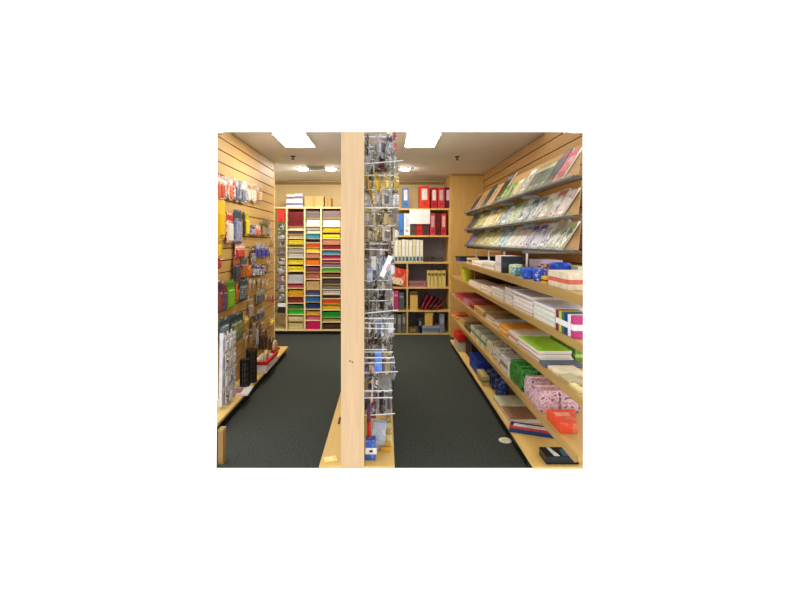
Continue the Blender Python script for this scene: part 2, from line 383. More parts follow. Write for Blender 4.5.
tag(o, 'large blank white notice sheet hanging over the binders of the second shelf', 'notice')
g = 'white file boxes on the third shelf'
for i in range(9):
    a = 391+i*3.6; cc = [(236, 232, 208), (240, 238, 226), (228, 220, 180), (238, 236, 228)][i % 4]
    boxthing('file_box', 'narrow cream file box on the third shelf, %s from the left' % ORD[i], 'file box', a, a+3.2, 239.5+(i % 3)*.3, 261.9, Y, .28, M(cc), group=g, parts=(('blue_label', .15, .04, .85, .24, M([(60, 120, 130), (60, 90, 130), (80, 120, 110)][i % 3])),))
# jumble of dark pens/clips on third shelf
for i, (a, b_, cn, cc) in enumerate(((424.5, 430, 'dark brown', (70, 56, 44)), (430.4, 436, 'black', (40, 40, 38)), (436.4, 444.5, 'charcoal', (64, 60, 56)))):
    x0 = xx(a, Y); x1 = xx(b_, Y); mb = MB(); xm = (x0+x1)/2; m = M(cc)
    t_ = thing('stapler', '%s stapler lying on the third shelf right of the file boxes, %s in line' % (cn, ORD[i]), 'stapler', (xm, Y+.1, zz(261.9, Y)), 'staplers on the third shelf')
    hw = (x1-x0)/2
    MB().box(-hw, -.02, 0, hw, .02, .02, m).build('base', t_)
    MB().xprism([(-.02, .04), (.02, .04), (.015, .085), (-.015, .085)], -hw, hw*.8, m).box(hw*.55, -.015, .02, hw*.8, .015, .04, m).build('arm', t_)
t_ = thing('display_box', 'red and white box tilted on the fourth shelf left of the divider', 'box', at_px(397, 285.9, Y), None, (0, math.radians(12), 0))
ra = M((216, 62, 40), .5, 'print', scale=16, c2=(216, 62, 40), c3=(236, 130, 100))
MB().box(-.17, 0, .02, .16, .25, .32, ra).build('body', t_)
MB().box(-.165, -.006, .03, .1, 0, .15, M((236, 226, 190), .5, 'print', scale=30, c2=(236, 226, 190), c3=(190, 120, 80))).build('label', t_)
boxthing('folder_pile', 'dusty pink folder pile lying flat on the fourth shelf', 'folder', 409.3, 426.5, 281.5, 286.9, Y, .3, M((170, 110, 110)), parts=(('upper_folder', 0, .5, .8, .8, M((140, 100, 96))),))
g = 'cream books on the fourth shelf'
for i, (a, b_) in enumerate(((427.5, 430.3), (430.8, 433.6), (434.2, 437.6), (438.4, 441.4), (441.8, 445.6))):
    boxthing('book', 'cream-spined thick book on the fourth shelf, %s from the left' % ORD[i], 'book', a, b_, 270.6+.4*(i % 2), 286.9, Y, .24, M((222, 200, 120)), group=g, parts=(('title_band', .1, .7, .9, .85, M((120, 100, 60))),))
boxthing('book', 'tall cream book on the fifth shelf left of the magenta one', 'book', 385.5, 393.6, 291, 310.2, Y, .24, M((226, 214, 200)), parts=(('title_band', .1, .7, .9, .85, M((190, 150, 150))),))
boxthing('book', 'magenta book on the fifth shelf beside the divider', 'book', 394, 398.4, 290.5, 310.2, Y, .24, M((190, 60, 120)), parts=(('title_band', .1, .7, .9, .8, M((226, 150, 180))),))
boxthing('book', 'grey slim book on the fifth shelf right of the magenta one', 'book', 399, 404, 292.5, 310.2, Y, .24, M((84, 92, 96)), parts=(('title_band', .1, .7, .9, .8, M((150, 150, 150))),))
boxthing('file_box', 'yellow file box with brown top on the fifth shelf', 'file box', 410, 417.6, 292, 310.2, Y, .28, M((226, 186, 90)), parts=(('brown_top', 0, .84, 1, 1, M((96, 74, 48))),))
g = 'maroon folders leaning on the fifth shelf'
for i in range(5):
    t_ = thing('folder', 'maroon folder leaning right on the fifth shelf, %s from the yellow file box' % ORD[i], 'folder', at_px(421+i*3.4, 309.7, Y), g, (0, math.radians(24+i*7), 0))
    MB().box(-.018, 0, .01, .018, .28, .30-.02*i, M([(110, 26, 34), (150, 34, 40), (84, 20, 30), (60, 30, 34), (120, 30, 36)][i])).build('cover', t_)
    MB().box(-.012, -.004, .06, .012, 0, .12, M((140, 60, 60))).build('spine_label', t_)
boxthing('file_box', 'yellow upright box standing on the blue-grey pile, bottom shelf', 'file box', 425, 433.2, 312.8, 326, Y, .2, M((222, 180, 90)), parts=(('red_edge', .9, 0, 1, .8, M((140, 50, 50))),))
for i, (ya, yb, cc) in enumerate(((326.2, 328.3, (150, 164, 180)), (328.5, 330.7, (110, 124, 140)), (330.9, 333.3, (130, 150, 166)))):
    o = MB().box(-.20, 0, 0, .18-.02*i, .3, zz(ya, Y)-zz(yb, Y), M(cc)).build('plastic_wallet', None, (xx(430, Y)+.01*i, Y, zz(yb, Y)))
    tag(o, 'blue-grey plastic wallet pack lying on the bottom shelf, %s in the pile' % ['topmost', 'middle', 'lowest'][i], 'wallet', 'blue-grey wallet packs')
boxthing('storage_box', 'small dark grey box on the bottom shelf left of the blue-grey pile', 'box', 418.3, 422, 318, 333.3, Y, .2, M((60, 60, 66)), parts=(('label', .2, .5, .8, .8, GREYM),))
boxthing('storage_box', 'grey-blue tall box at the right of the bottom shelf', 'box', 439.5, 444.5, 314, 333.3, Y, .2, M((130, 134, 150)), parts=(('label', .2, .5, .8, .8, M((170, 174, 186))),))
boxthing('storage_box', 'tan low tray on the bottom shelf beside the divider', 'tray', 408.6, 417.6, 327.5, 333.3, Y, .25, M((110, 90, 60)), parts=(('label', .2, .3, .8, .7, M((150, 130, 90))),))
for i in range(4):
    boxthing('file_box', 'dim grey file box on the bottom shelf left of the divider, %s from the divider' % ORD[i], 'file box', 402-i*4.6, 406-i*4.6, 313.5+i % 2, 333.3, Y, .25, M([(96, 96, 92), (120, 116, 108), (80, 84, 86), (110, 108, 100)][i]), group='dim file boxes', parts=(('label', .2, .5, .8, .8, M((160, 156, 146))),))

# ------------------------------------------------------------ left wall: base shelf, packs on hooks
t = thing('base_shelf', 'long low wooden base shelf with black kick board along the left wall', 'shelf', (-1.55, 5.5, 0))
off = (-1.55, 5.5, 0)
part('board', MB().prism(clip([(-1.45, 3.9), (-1.45, 6.75), (-1.669, 6.75), (-1.669, 3.9)], -1, -168.0/450, 0), .095, .12, BOARD), t, off)
part('kick_board', MB().box(-1.50, 4.04, 0, -1.48, 6.72, .095, KICK), t, off)
t = thing('end_panel', 'narrow upright wooden panel end at the near lower left corner', 'panel', (-1.252, 3.44, 0))
MB().box(-.018, -.015, 0, .018, .05, .25, M((150, 116, 60), .5, 'wood', scale=41)).build('board', t)
MB().box(-.02, -.018, .25, .02, .055, .262, EDGE).build('cap', t)

def hook(x, y, z, face, length, label, group, rise=.0):
    t_ = thing('display_hook', label, 'hook', (x, y, z), group)
    MB().box(min(0, .006*face), -.014, -.03, max(0, .006*face), .014, .03, CHROME).build('back_plate', t_)
    MB().tube([(.004*face, 0, 0), (length*.9*face, 0, rise*.9), (length*face, 0, rise+.02)], .0035, CHROME, 5).build('prong', t_)
    return t_
PACKS = {}
def pack(x, y, ztop, wd, hg, label, group, c1, c2, c3, clear=False, name='blister_pack', cat='pack', th=.014, head=None):
    key = (round(wd, 3), round(hg, 3), c1, c2, c3, clear, th, head)
    if key in PACKS:
        t_ = copy_tree(PACKS[key]); t_.name = name
        t_.location = Vector((x, y, ztop))*S
        tag(t_, label, cat, group); return t_
    c1, c2, c3 = [tuple(int(255*(v/255)**1.25) for v in q) for q in (c1, c2, c3)]
    if clear: c1, c2, c3 = [tuple(int(255-(255-v)*.8) for v in q) for q in (c1, c2, c3)]
    t_ = thing(name, label, cat, (x, y, ztop), group)
    mc = M(tuple(int(255-(255-v)*.6) for v in c1), .2, 'clear', spec=.6) if clear else M(c1, .45, 'print', scale=26, c2=c2, c3=c3)
    mb = MB().box(-.0015, -wd/2, -hg, .0015, wd/2, -.012, mc)
    mb.box(-.0015, -wd/2, -.012, .0015, -.006, .012, mc).box(-.0015, .006, -.012, .0015, wd/2, .012, mc).box(-.0015, -.006, .007, .0015, .006, .012, mc)
    mb.build('backing_card', t_)
    MB().box(.0018, -wd/2, -hg*.22, .0036, wd/2, -.014, M(head or c2, .5)).build('header', t_)
    # bulged blister with its contents
    a = wd*(.22 if clear else .42); b0 = -hg*(.8 if clear else .94); b1 = -hg*.32
    vs = [(.002, -a, b0), (.002, a, b0), (.002, a, b1), (.002, -a, b1), (th, -a*.8, b0+.01), (th, a*.8, b0+.01), (th, a*.8, b1-.01), (th, -a*.8, b1-.01)]
    fs = [(3, 2, 1, 0), (4, 5, 6, 7), (0, 1, 5, 4), (1, 2, 6, 5), (2, 3, 7, 6), (3, 0, 4, 7)]
    mb = MB(); mb.add(vs, fs, M(c3, .3) if clear else M(c3, .3, 'print', scale=40, c2=c1, c3=c3)); mb.build('blister', t_)
    PACKS[key] = t_
    return t_
def wallitem(px0, px1, ya, yb, c1, c2, c3, label, group=None, X=-1.64, depth=1, name='blister_pack', cat='pack', th=.02, clear=False):
    Ya = yy(px0, X); Yb = yy(px1, X); y = (Ya+Yb)/2
    z1 = zz(ya, y); z0 = zz(yb, y)
    hl = 'hook behind the '+label.split(',')[0]+(','+label.split(',')[1] if ',' in label else '')
    hl = hl.replace('pen pack in top row of left wall', 'top row pen pack')
    if len(hl.split()) > 16: hl = 'hook behind the '+label.replace(' with white tools hanging below the royal blue row', '').replace(' from the near side', ' from near').split(' hanging')[0]
    hook(XL, max(y, 4.515), z1-.005, 1, X-XL+.02, hl, 'hooks on the left wall')
    pack(X, y, z1, (Yb-Ya)*.94, z1-z0, label, group, c1, c2, c3, clear, name, cat, th)
OR = (214, 96, 60); WH = (226, 222, 214); RD = (196, 44, 40); BLg = (120, 134, 160); SI = (190, 190, 192); BL = (50, 64, 160); YE = (232, 196, 20); TAN = (196, 160, 104)
row1 = [('orange and white', OR, WH, (222, 130, 90)), ('red-topped white', RD, WH, OR), ('coral striped', (226, 120, 90), WH, SI), ('orange and silver', OR, SI, WH), ('salmon', (222, 150, 120), WH, OR), ('white and rust', WH, (170, 80, 50), OR),
        ('blue-grey', BLg, SI, (90, 100, 130)), ('dark grey', (90, 96, 110), BLg, SI), ('steel blue', BLg, WH, (80, 96, 130)), ('white-topped grey', SI, WH, BLg), ('orange-labelled clear', SI, OR, WH), ('tan and white', WH, TAN, SI), ('pale silver', SI, TAN, WH), ('rust and clear', (180, 110, 70), SI, TAN), ('beige and orange', TAN, OR, WH)]
edges = [217.6+i*(262-217.6)/15 for i in range(16)]
for i, (cn, a, b_, c_) in enumerate(row1):
    top = 176+i*.75+(i % 3)*.8; bot = 200+(i > 5)*3-(i % 4)*.8+(i > 11)*0
    wallitem(edges[i], edges[i+1], top, bot, a, b_, c_, '%s pen pack in top row of left wall, %s from near end' % (cn, ORD[i]), 'pen packs in the top row', name='pen_pack', th=.012)
wallitem(217.6, 225, 201, 238, YE, YE, (240, 200, 20), 'tall plain yellow pack hanging at the near end of the left wall')
wallitem(217.6, 221, 239, 257, YE, (200, 160, 30), YE, 'small mustard pack hanging below the tall yellow pack')
wallitem(226, 233, 214, 243, (236, 228, 216), RD, WH, 'white pack with red patches hanging beside the big blue-grey pack')
wallitem(233.5, 242, 211, 244, (96, 116, 176), (60, 70, 84), (170, 176, 190), 'big blue-grey printed pack hanging in the second row of the left wall')
wallitem(242.6, 244.6, 213, 236, (40, 50, 30), (40, 50, 30), (60, 70, 30), 'narrow black-green pack hanging left of the yellow-green one')
wallitem(245, 249, 213, 236, (214, 206, 40), (170, 180, 40), YE, 'yellow-green pen pack hanging in the second row of the left wall', name='pen_pack')
wallitem(250, 255, 226, 235.5, (110, 100, 180), (80, 80, 120), SI, 'small violet pack hanging in the second row of the left wall')
wallitem(255.4, 260.5, 226, 236, (216, 130, 120), WH, (180, 110, 90), 'small pink and white pack hanging in the second row of the left wall')
wallitem(261.5, 265.5, 222, 236, (130, 104, 60), (90, 110, 60), TAN, 'olive-brown pack hanging near the far end of the second row')
wallitem(266, 270, 220, 236, (110, 86, 56), (160, 130, 90), SI, 'brown pack hanging at the far end of the second row')
wallitem(234.5, 245, 245, 258, RD, WH, (210, 90, 80), 'red and white square pack hanging above the striped pencil pack')
wallitem(233, 240, 258.5, 280, (80, 90, 120), (190, 110, 60), (60, 66, 84), 'dark blue striped pencil pack hanging below the red and white pack')
wallitem(240.5, 247, 258.5, 278, (110, 90, 80), (90, 100, 120), (200, 120, 50), 'brown striped pencil pack hanging below the red and white pack')
wallitem(247.5, 251, 266, 276, (226, 130, 30), YE, OR, 'little orange pack hanging right of the brown striped pack')
wallitem(250.5, 255, 249, 263, (90, 84, 110), (110, 50, 50), SI, 'grey and maroon pack hanging left of the bright blue packs')
for i in range(3):
    wallitem(256+i*4.2, 259.6+i*4.2, 244.5+i*.6, 257.5, BL, SI, (80, 80, 190), 'royal blue and silver pack hanging mid-wall, %s from the near side' % ORD[i], 'royal blue packs mid-wall')
for i in range(3):
    wallitem(252.2+i*4, 255.8+i*4, 265.5+i*.5, 276, (40, 56, 140), (60, 80, 170), WH, 'navy pack with white tools hanging below the royal blue row, %s from the near side' % ORD[i], 'navy packs mid-wall')
wallitem(264.6, 266.6, 270, 274, (90, 90, 120), SI, BL, 'tiny grey pack hanging right of the navy packs', name='tag_pack')
wallitem(217.6, 220, 259, 269, RD, RD, (160, 40, 30), 'small red pack hanging at the near edge of the left wall')
wallitem(217.6, 222, 283, 313, (120, 60, 90), (90, 50, 100), (160, 80, 60), 'purple patterned pack hanging at the near edge of the left wall')
wallitem(222.4, 226.4, 284, 311, (96, 60, 120), (140, 70, 60), (120, 90, 110), 'violet and brown pack hanging between the purple and green ones')
wallitem(227, 234.5, 281, 308, (110, 190, 40), (90, 160, 40), (150, 200, 60), 'bright green pack hanging low on the left wall')
wallitem(235, 238, 285, 301, (200, 130, 40), OR, (180, 80, 40), 'orange-brown narrow pack hanging right of the bright green pack')
wallitem(239, 247.6, 280, 300, (34, 40, 46), (60, 90, 100), (150, 160, 170), 'black pack with pale highlights hanging right of the bright green pack')
wallitem(248.6, 252.6, 299, 318, SI, TAN, (170, 150, 140), 'translucent grey pack hanging between black pack and grey pads')
wallitem(256, 264.6, 290, 302.5, (120, 122, 134), (196, 190, 170), (90, 94, 110), 'grey notepad pack hanging low on the left wall, upper of two', 'grey notepad packs')
wallitem(256, 264.6, 309, 319, (110, 114, 140), (206, 196, 150), (80, 84, 110), 'grey notepad pack hanging low on the left wall, lower of two', 'grey notepad packs')
wallitem(267, 268.8, 297, 302, (120, 50, 30), (120, 50, 30), OR, 'small rust tag hanging right of the upper notepad pack', name='tag_pack')
wallitem(272, 273.8, 297, 302, (140, 60, 40), (120, 50, 30), OR, 'small rust tag hanging at the far end of the left wall', name='tag_pack')
wallitem(269.6, 274, 319, 325, (236, 214, 120), (236, 214, 120), YE, 'pale yellow card hanging at the far lower end of the left wall', name='price_card', cat='card')
wallitem(243.5, 248, 317, 323, (226, 200, 120), (226, 200, 120), TAN, 'cream tag hanging right of the teal bag', name='price_card', cat='card')
wallitem(219, 229, 319, 340, (90, 120, 140), (70, 90, 100), (170, 186, 190), 'blue-grey clear bag hanging low, left half of the teal pair')
wallitem(229.5, 243, 314, 341, (60, 110, 116), (40, 80, 90), (170, 170, 110), 'teal clear bag hanging low on the left wall')
tools = [(252, 255, 315, 342, (170, 150, 130)), (255.6, 257.6, 322, 346, SI), (258.4, 261, 328, 349, (70, 60, 56)), (261.6, 264, 334, 350, (60, 56, 56)), (264.6, 267, 330, 349, (90, 60, 40)), (249, 251.4, 330, 346, (180, 150, 110)), (268.6, 271, 338, 350, (110, 80, 50)), (272, 275, 340, 350, (80, 66, 50))]
for i, (a, b_, c_, d_, cc) in enumerate(sorted(tools)):
    wallitem(a, b_, c_, d_, cc, (120, 84, 50), cc, '%s narrow tool card hanging lowest on the left wall, %s from the near end' % (['tan', 'beige', 'silver', 'charcoal', 'black', 'brown', 'bronze', 'dark olive'][i], ORD[i]), 'tool cards in the lowest row', name='tool_card')
# assorted packs filling gaps along the wall, each with its look
misc = [(248.8, 251.2, 280, 290, 'tan', TAN), (253, 255.2, 281, 289, 'bronze', (160, 110, 50)), (257.6, 260, 279, 287, 'gold', (214, 170, 80)), (262, 264.4, 280, 287, 'honey', (206, 160, 80)), (266, 268, 281, 288, 'cream', (230, 206, 150)),
        (270.5, 272.5, 250, 258, 'beige', (210, 190, 140)), (268.6, 270.4, 262, 270, 'grey', (150, 140, 120)), (262, 264, 322, 330, 'rust', (170, 90, 60)), (245, 247.5, 336, 346, 'amber', (206, 160, 90)), (272.5, 274, 238, 246, 'sand', (200, 170, 110))]
for i, (a, b_, c_, d_, cn, cc) in enumerate(misc):
    wallitem(a, b_, c_, d_, cc, WH, (190, 160, 110), 'small %s accessory card hanging low in the middle of the left wall' % cn, 'small accessory cards', name='accessory_card', cat='card', th=.008)

# white display stand at lower left
XS = -1.53
Ya = yy(217.8, XS)+.1; Yb = yy(232.5, XS)
t = thing('display_stand', 'white upright display panel standing at the near end of the left base shelf', 'display stand', (XS, (Ya+Yb)/2, .12))
yc = (Ya+Yb)/2
part('panel', MB().xprism([(Ya, .145), (Yb, .145), (Yb, zz(338, Yb)), (Ya+.03, zz(334, Ya))], XS-.03, XS, M((214, 212, 216))), t, (XS, yc, .12))
part('foot', MB().box(XS-.10, Yb-.05, .12, XS+.01, Yb, .145, WHITE), t, (XS, yc, .12))
part('rail', MB().box(XS-.032, Yb-.012, .12, XS+.012, Yb, zz(337, Yb), M((236, 236, 240))), t, (XS, yc, .12))
for r in range(4):
    for c in range(3):
        y = Ya+.05+c*.105; zt_ = .80-r*.17
        cn = [['silver', 'white', 'grey'], ['charcoal', 'tan', 'pale blue'], ['pearl', 'black', 'smoke'], ['graphite', 'cream', 'steel']][r][c]
        cc = {'silver': SI, 'white': WH, 'grey': (150, 150, 156), 'charcoal': (60, 60, 64), 'tan': TAN, 'pale blue': (190, 200, 220), 'pearl': (220, 216, 210), 'black': (40, 40, 44), 'smoke': (130, 134, 140), 'graphite': (70, 72, 80), 'cream': (230, 220, 190), 'steel': (150, 160, 176)}[cn]
        hook(XS, y, zt_-.004, 1, .05, 'short chrome hook on the white display panel, %s row, behind the %s pack' % (ORD[r], cn), 'hooks on the white display panel')
        pack(XS+.03, y, zt_, .075, .14, '%s pen pack on the white display panel, %s row from the top' % (cn, ORD[r]), 'packs on the white display panel', (226, 224, 226), WH, cc, False, 'pen_pack', 'pack', .012)

# things on the left base shelf
def cup(label, px, py0, Y, hgt, r):
    x = xx(px, Y); t_ = thing('pencil_cup', label, 'pencil cup', (x, Y, .121), 'black pencil cups')
    mb = MB(); m = M((30, 28, 30), .4)
    nr = max(3, int(hgt/.05))
    for k in range(nr+1): mb.lathe([(r, hgt*k/nr-.006 if k else 0), (r, hgt*k/nr+.004)], (0, 0, 0), m, 16)
    for k in range(12):
        a = k*math.pi/6; mb.tube([(r*math.cos(a), r*math.sin(a), 0), (r*math.cos(a), r*math.sin(a), hgt)], .006, m, 4)
    mb.build('mesh_cup', t_)
    MB().lathe([(r*.86, .004), (r*.86, hgt*.9)], (0, 0, 0), M((84, 80, 82)), 16).build('liner', t_)
# cups stacked: tall dark columns
Yc = 5.35
cup('tall black mesh pencil cup on the left base shelf, nearest of three', 245, 0, 4.86, .30, .05)
cup('tallest black mesh pencil cup on the left base shelf, middle of three', 251.5, 0, 5.05, .37, .055)
cup('short black mesh pencil cup behind two taller ones on the left base shelf', 251, 0, 5.3, .26, .045)
def tape(label, x, y, z, rgb, r=.06):
    t_ = thing('tape_dispenser', label, 'tape dispenser', (x, y, z), 'tape dispensers')
    mb = MB().xprism([(-.12, 0), (.12, 0), (.12, .03), (.05, .05), (-.03, .07), (-.10, .06)], -.035, .035, M(rgb, .4)); mb.build('body', t_)
    pts = [(0, -.04+r*math.cos(a), .085+r*math.sin(a)) for a in [i*math.pi/8 for i in range(17)]]
    MB().tube(pts, .02, M((216, 190, 150), .5), 6).build('tape_roll', t_)
t_ = thing('display_tray', 'white tray with red front edge holding desk accessories on the left base shelf', 'tray', (xx(262.5, 5.6), 5.6, .121))
MB().box(-.09, -.22, 0, .11, .3, .01, WHITE).box(-.09, -.23, 0, .11, -.22, .10, WHITE).box(.1, -.22, 0, .11, .3, .10, WHITE).box(-.09, .3, 0, .11, .31, .10, WHITE).box(-.09, -.22, .01, -.08, .3, .10, WHITE).build('tray', t_)
MB().box(-.095, -.24, .10, .12, -.215, .14, M((214, 40, 44))).box(.1, -.22, .10, .12, .31, .14, M((214, 40, 44))).build('red_rim', t_)
xc = xx(262.5, 5.6)
tape('red tape dispenser standing highest in the red-rimmed tray', xc+.01, 5.78, .132, (196, 40, 30), .075)
tape('brown tape dispenser at the near side of the red-rimmed tray', xc-.0, 5.5, .132, (110, 70, 44), .05)
tape('dark red tape dispenser on the base shelf beyond the red-rimmed tray', -1.57, 6.45, .121, (150, 40, 34), .07)
t_ = thing('brochure', 'white brochure with red picture lying on the left base shelf edge', 'brochure', (-1.52, 4.72, .121), None, (0, 0, math.radians(4)))
MB().box(-.10, -.14, 0, .11, .14, .012, PAPER).build('pages', t_)
MB().box(-.10, -.14, .012, .11, .14, .015, M((222, 222, 224), .4)).box(-.05, -.09, .015, .03, .05, .016, M((200, 80, 60), .4, 'print', scale=20, c2=(200, 80, 60), c3=(150, 160, 180))).build('cover', t_)
t_ = thing('brochure', 'pale folded leaflet lying at the near end of the left base shelf', 'brochure', (-1.53, 4.35, .121), None, (0, 0, math.radians(-6)))
MB().box(-.03, -.05, 0, .05, .08, .006, PAPER).build('pages', t_)
MB().box(-.03, -.05, .006, .05, .08, .009, M((190, 160, 110))).build('cover', t_)

# ------------------------------------------------------------ central partition with post
t = thing('gondola', 'central wooden partition with post and low base dividing the two aisles', 'partition', (-.2, 4.3, 0))
off = (-.2, 4.3, 0)
part('post', MB().box(-.308, 3.15, .12, -.147, 3.20, 2.463, PINE), t, off)
part('panel', MB().box(-.255, 3.20, .12, -.175, 5.6, 2.45, M((150, 126, 90), .6, 'wood', scale=41)), t, off)
mb = MB()
for k in range(22): mb.box(-.175, 3.2, .16+k*.105, -.168, 5.6, .16+k*.105+.09, M((186, 160, 116), .6, 'wood', scale=12))
part('slats', mb, t, off)
part('base_board', MB().box(-.463, 3.155, .106, .068, 5.6, .12, BOARD), t, off)
part('kick_board', MB().box(-.43, 3.38, 0, .04, 5.56, .10, KICK), t, off)
part('screw', MB().tube([(-.245, 3.149, .86), (-.245, 3.152, .86)], .006, M((110, 80, 50)), 8), t, off)
part('screw', MB().tube([(-.228, 3.149, .852), (-.228, 3.152, .852)], .006, M((110, 80, 50)), 8), t, off)

gold = (214, 176, 40)
rowsG = [ # y at Y=3.4, height, name, colours list, hook length
 (138, .15, 'grey-violet', [(150, 146, 160), (90, 84, 84), (206, 204, 206)]),
 (152, .14, 'grey-green', [(120, 126, 112), (90, 100, 90), (170, 172, 160)]),
 (176, .13, 'golden', [gold, (230, 206, 90), (190, 150, 40)]),
 (190, .14, 'silver', [(176, 176, 176), (110, 104, 96), (226, 224, 220)]),
 (208.5, .14, 'black-gold', [(90, 90, 100), gold, (190, 184, 176)]),
 (226, .12, 'pale gold', [(196, 180, 120), (110, 100, 90), (226, 222, 210)]),
 (244, .12, 'taupe', [(130, 114, 100), (180, 172, 164), (90, 80, 74)]),
 (259, .15, 'clear blue', [(176, 184, 200), (80, 100, 160), (226, 226, 230)]),
 (280, .15, 'clear grey', [(150, 152, 156), (210, 210, 210), (100, 96, 96)]),
 (300, .13, 'smoky', [(120, 118, 116), (190, 188, 184), (86, 84, 84)]),
 (317, .15, 'clear silver', [(170, 174, 176), (120, 120, 116), (214, 214, 216)]),
 (337, .14, 'brownish', [(140, 120, 100), (190, 186, 180), (90, 76, 66)]),
 (357, .16, 'lilac grey', [(150, 144, 160), (180, 176, 184), (100, 90, 100)]),
 (390, .17, 'dark plum', [(100, 80, 90), (140, 134, 140), (60, 56, 66)]),
]
for r, (py, hg, cn, cs) in enumerate(rowsG):
    z = zz(py, 3.4)
    for c, Yh in enumerate((3.36, 3.72, 4.15, 4.7, 5.3)):
        if r == 12 and c == 0: pass
        L = [.22, .20, .23, .21, .22][(r+c) % 5]+(.04 if r in (1, 2, 3, 4, 5) else 0)
        hook(-.167, Yh, z, 1, L, 'chrome hook in the %s row from the top on the partition, %s from the post' % (ORD[r], ORD[c]), 'hooks on the partition')
        n = 4 if c < 2 else 3 if c == 2 else 2
        for k in range(n):
            x = -.167+.025+k*(L-.045)/(n-1)+random.uniform(0, .012)
            if c == 0 and r in (8, 9) and k == 2: continue
            wd = [.065, .095, .08][(k+c+r) % 3]
            a, b_, c3 = cs[k % 3], cs[(k+1) % 3], cs[(k+2) % 3]
            pack(x, Yh, z+.006, wd, hg, '%s pack in %s row on the partition, %s hook from post, %s' % (cn, ORD[r], ORD[c], ['innermost', 'second from panel', 'third from panel', 'fourth from panel'][k]), 'accessory packs of %s row, %s hook' % (ORD[r], ORD[c]), a, b_, c3, clear=((k+r+c) % 3 != 0), th=.02).rotation_euler.z = random.choice((-1, 1))*random.uniform(.15, .75)
# special long hooks and packs near the post
def longhook(px0, py0, px1, py1, Y, label):
    a = Vector(at_px(px0, py0, Y)); b_ = Vector(at_px(px1, py1, Y))
    t_ = thing('label_holder_hook', label, 'hook', (-.167, Y, a.z))
    MB().box(0, -.014, -.03, .006, .014, .03, CHROME).build('back_plate', t_)
    d = b_-Vector((-.167, Y, a.z))
    MB().tube([(.004, 0, 0), (d.x*.9, 0, d.z*.9), (d.x, 0, d.z)], .0036, M((226, 226, 226), .3), 6).build('prong', t_)
longhook(366, 164, 403, 160.5, 3.28, 'longest white label hook crossing in front of the ceiling')
for i, (ya, xa, yb_) in enumerate(((207.5, 399, 207.5), (249, 388, 250), (289.5, 392, 289.5), (313.5, 398, 310), (318.5, 394, 318.5), (323, 394, 323.5), (328, 395, 329), (349.5, 387, 349.5), (352, 393, 352), (357.5, 394, 357.5), (363, 395, 362.5), (373, 398, 371.5), (390.7, 392.5, 390.5), (398, 392.5, 397.5), (415.5, 395, 413.5))):
    longhook(366, ya, xa, yb_, 3.24+.02*(i % 3), 'long empty white label hook on the near edge of the partition, %s from the top' % ORD[i])
def gpack(px0, px1, ya, yb, Y, c1, c2, c3, label, name='pack', cat='pack', dep=.02, tilt=0, m=None, clear=False):
    x0 = xx(px0, Y); x1 = xx(px1, Y); z0 = zz(yb, Y); z1 = zz(ya, Y)
    t_ = thing(name, label, cat, ((x0+x1)/2, Y, z1), None, (0, tilt, 0) if tilt else None)
    hw = (x1-x0)/2; h = z1-z0
    mm = m or M(c1, .4, 'print', scale=30, c2=c2, c3=c3)
    b = MB()
    vs = [(-hw, -dep*.2, -h), (hw, -dep*.2, -h), (hw, dep*.2, -h), (-hw, dep*.2, -h), (-hw*.96, -dep/2, -h*.5), (hw*.96, -dep/2, -h*.5), (hw*.96, dep/2, -h*.5), (-hw*.96, dep/2, -h*.5), (-hw*.9, -dep*.1, 0), (hw*.9, -dep*.1, 0), (hw*.9, dep*.1, 0), (-hw*.9, dep*.1, 0)]
    q = [(3, 2, 1, 0), (8, 9, 10, 11)]
    for l_ in (0, 4): q += [(l_, l_+1, l_+5, l_+4), (l_+1, l_+2, l_+6, l_+5), (l_+2, l_+3, l_+7, l_+6), (l_+3, l_, l_+4, l_+7)]
    b.add(vs, q, mm); b.build('bag', t_)
    MB().box(-hw*.9, -dep*.5-.003, -h*.2, hw*.9, -dep*.1-.002, -.005, M(c2, .4)).build('header', t_)
    return t_
gpack(386, 392.5, 130.5+2, 142.5, 3.6, (240, 220, 170), (240, 220, 170), WH, 'cream boxed pack at the top of the partition, nearest the ceiling panel')
gpack(393.2, 396.6, 132.5, 140, 3.6, WH, (170, 50, 50), WH, 'small white pack with red edge at the top of the partition')
gpack(390, 397, 143, 151, 3.65, (200, 120, 110), (214, 130, 120), (180, 90, 90), 'pinkish red pack high on the partition below the cream pack')
gpack(377, 387, 158.5, 172, 3.45, (150, 60, 60), (50, 30, 34), (210, 190, 170), 'red and black pack hanging high on the partition under the long hook')
gpack(385.5, 392.5, 189, 206, 3.5, (190, 190, 190), (214, 214, 210), (170, 170, 170), 'silver-grey rounded pack hanging above the blue binder height', dep=.05)
t_ = thing('shelf_tag', 'blank white strip tag hanging tilted in front of the red box', 'tag', at_px(390.8, 256, 3.3), None, (0, math.radians(24), 0))
MB().box(-.018, -.001, -.165, .018, .001, 0, M((246, 246, 248))).build('strip', t_)
MB().box(.009, -.002, -.11, .015, -.0011, -.06, M((214, 90, 80))).build('red_mark', t_)
gpack(367, 372.5, 268, 282, 3.3, (90, 110, 180), (140, 150, 200), SI, 'periwinkle blue pack hanging close to the post below eye level')
gpack(371, 376.5, 256, 270, 3.35, (220, 222, 224), WH, SI, 'white pack hanging close to the post above the periwinkle pack')
gpack(375, 385, 317.5, 334, 3.4, (130, 160, 226), (190, 200, 230), (110, 130, 220), 'light blue pack hanging halfway down the partition')
gpack(374.5, 382, 350.5, 372.5, 3.3, (80, 130, 230), (110, 150, 230), (60, 90, 190), 'bright blue pack hanging low on the partition, under the white hooks')
gpack(383, 392, 351, 372, 3.5, (180, 160, 90), (200, 180, 110), (120, 110, 90), 'mustard and grey pack hanging right of the bright blue pack')
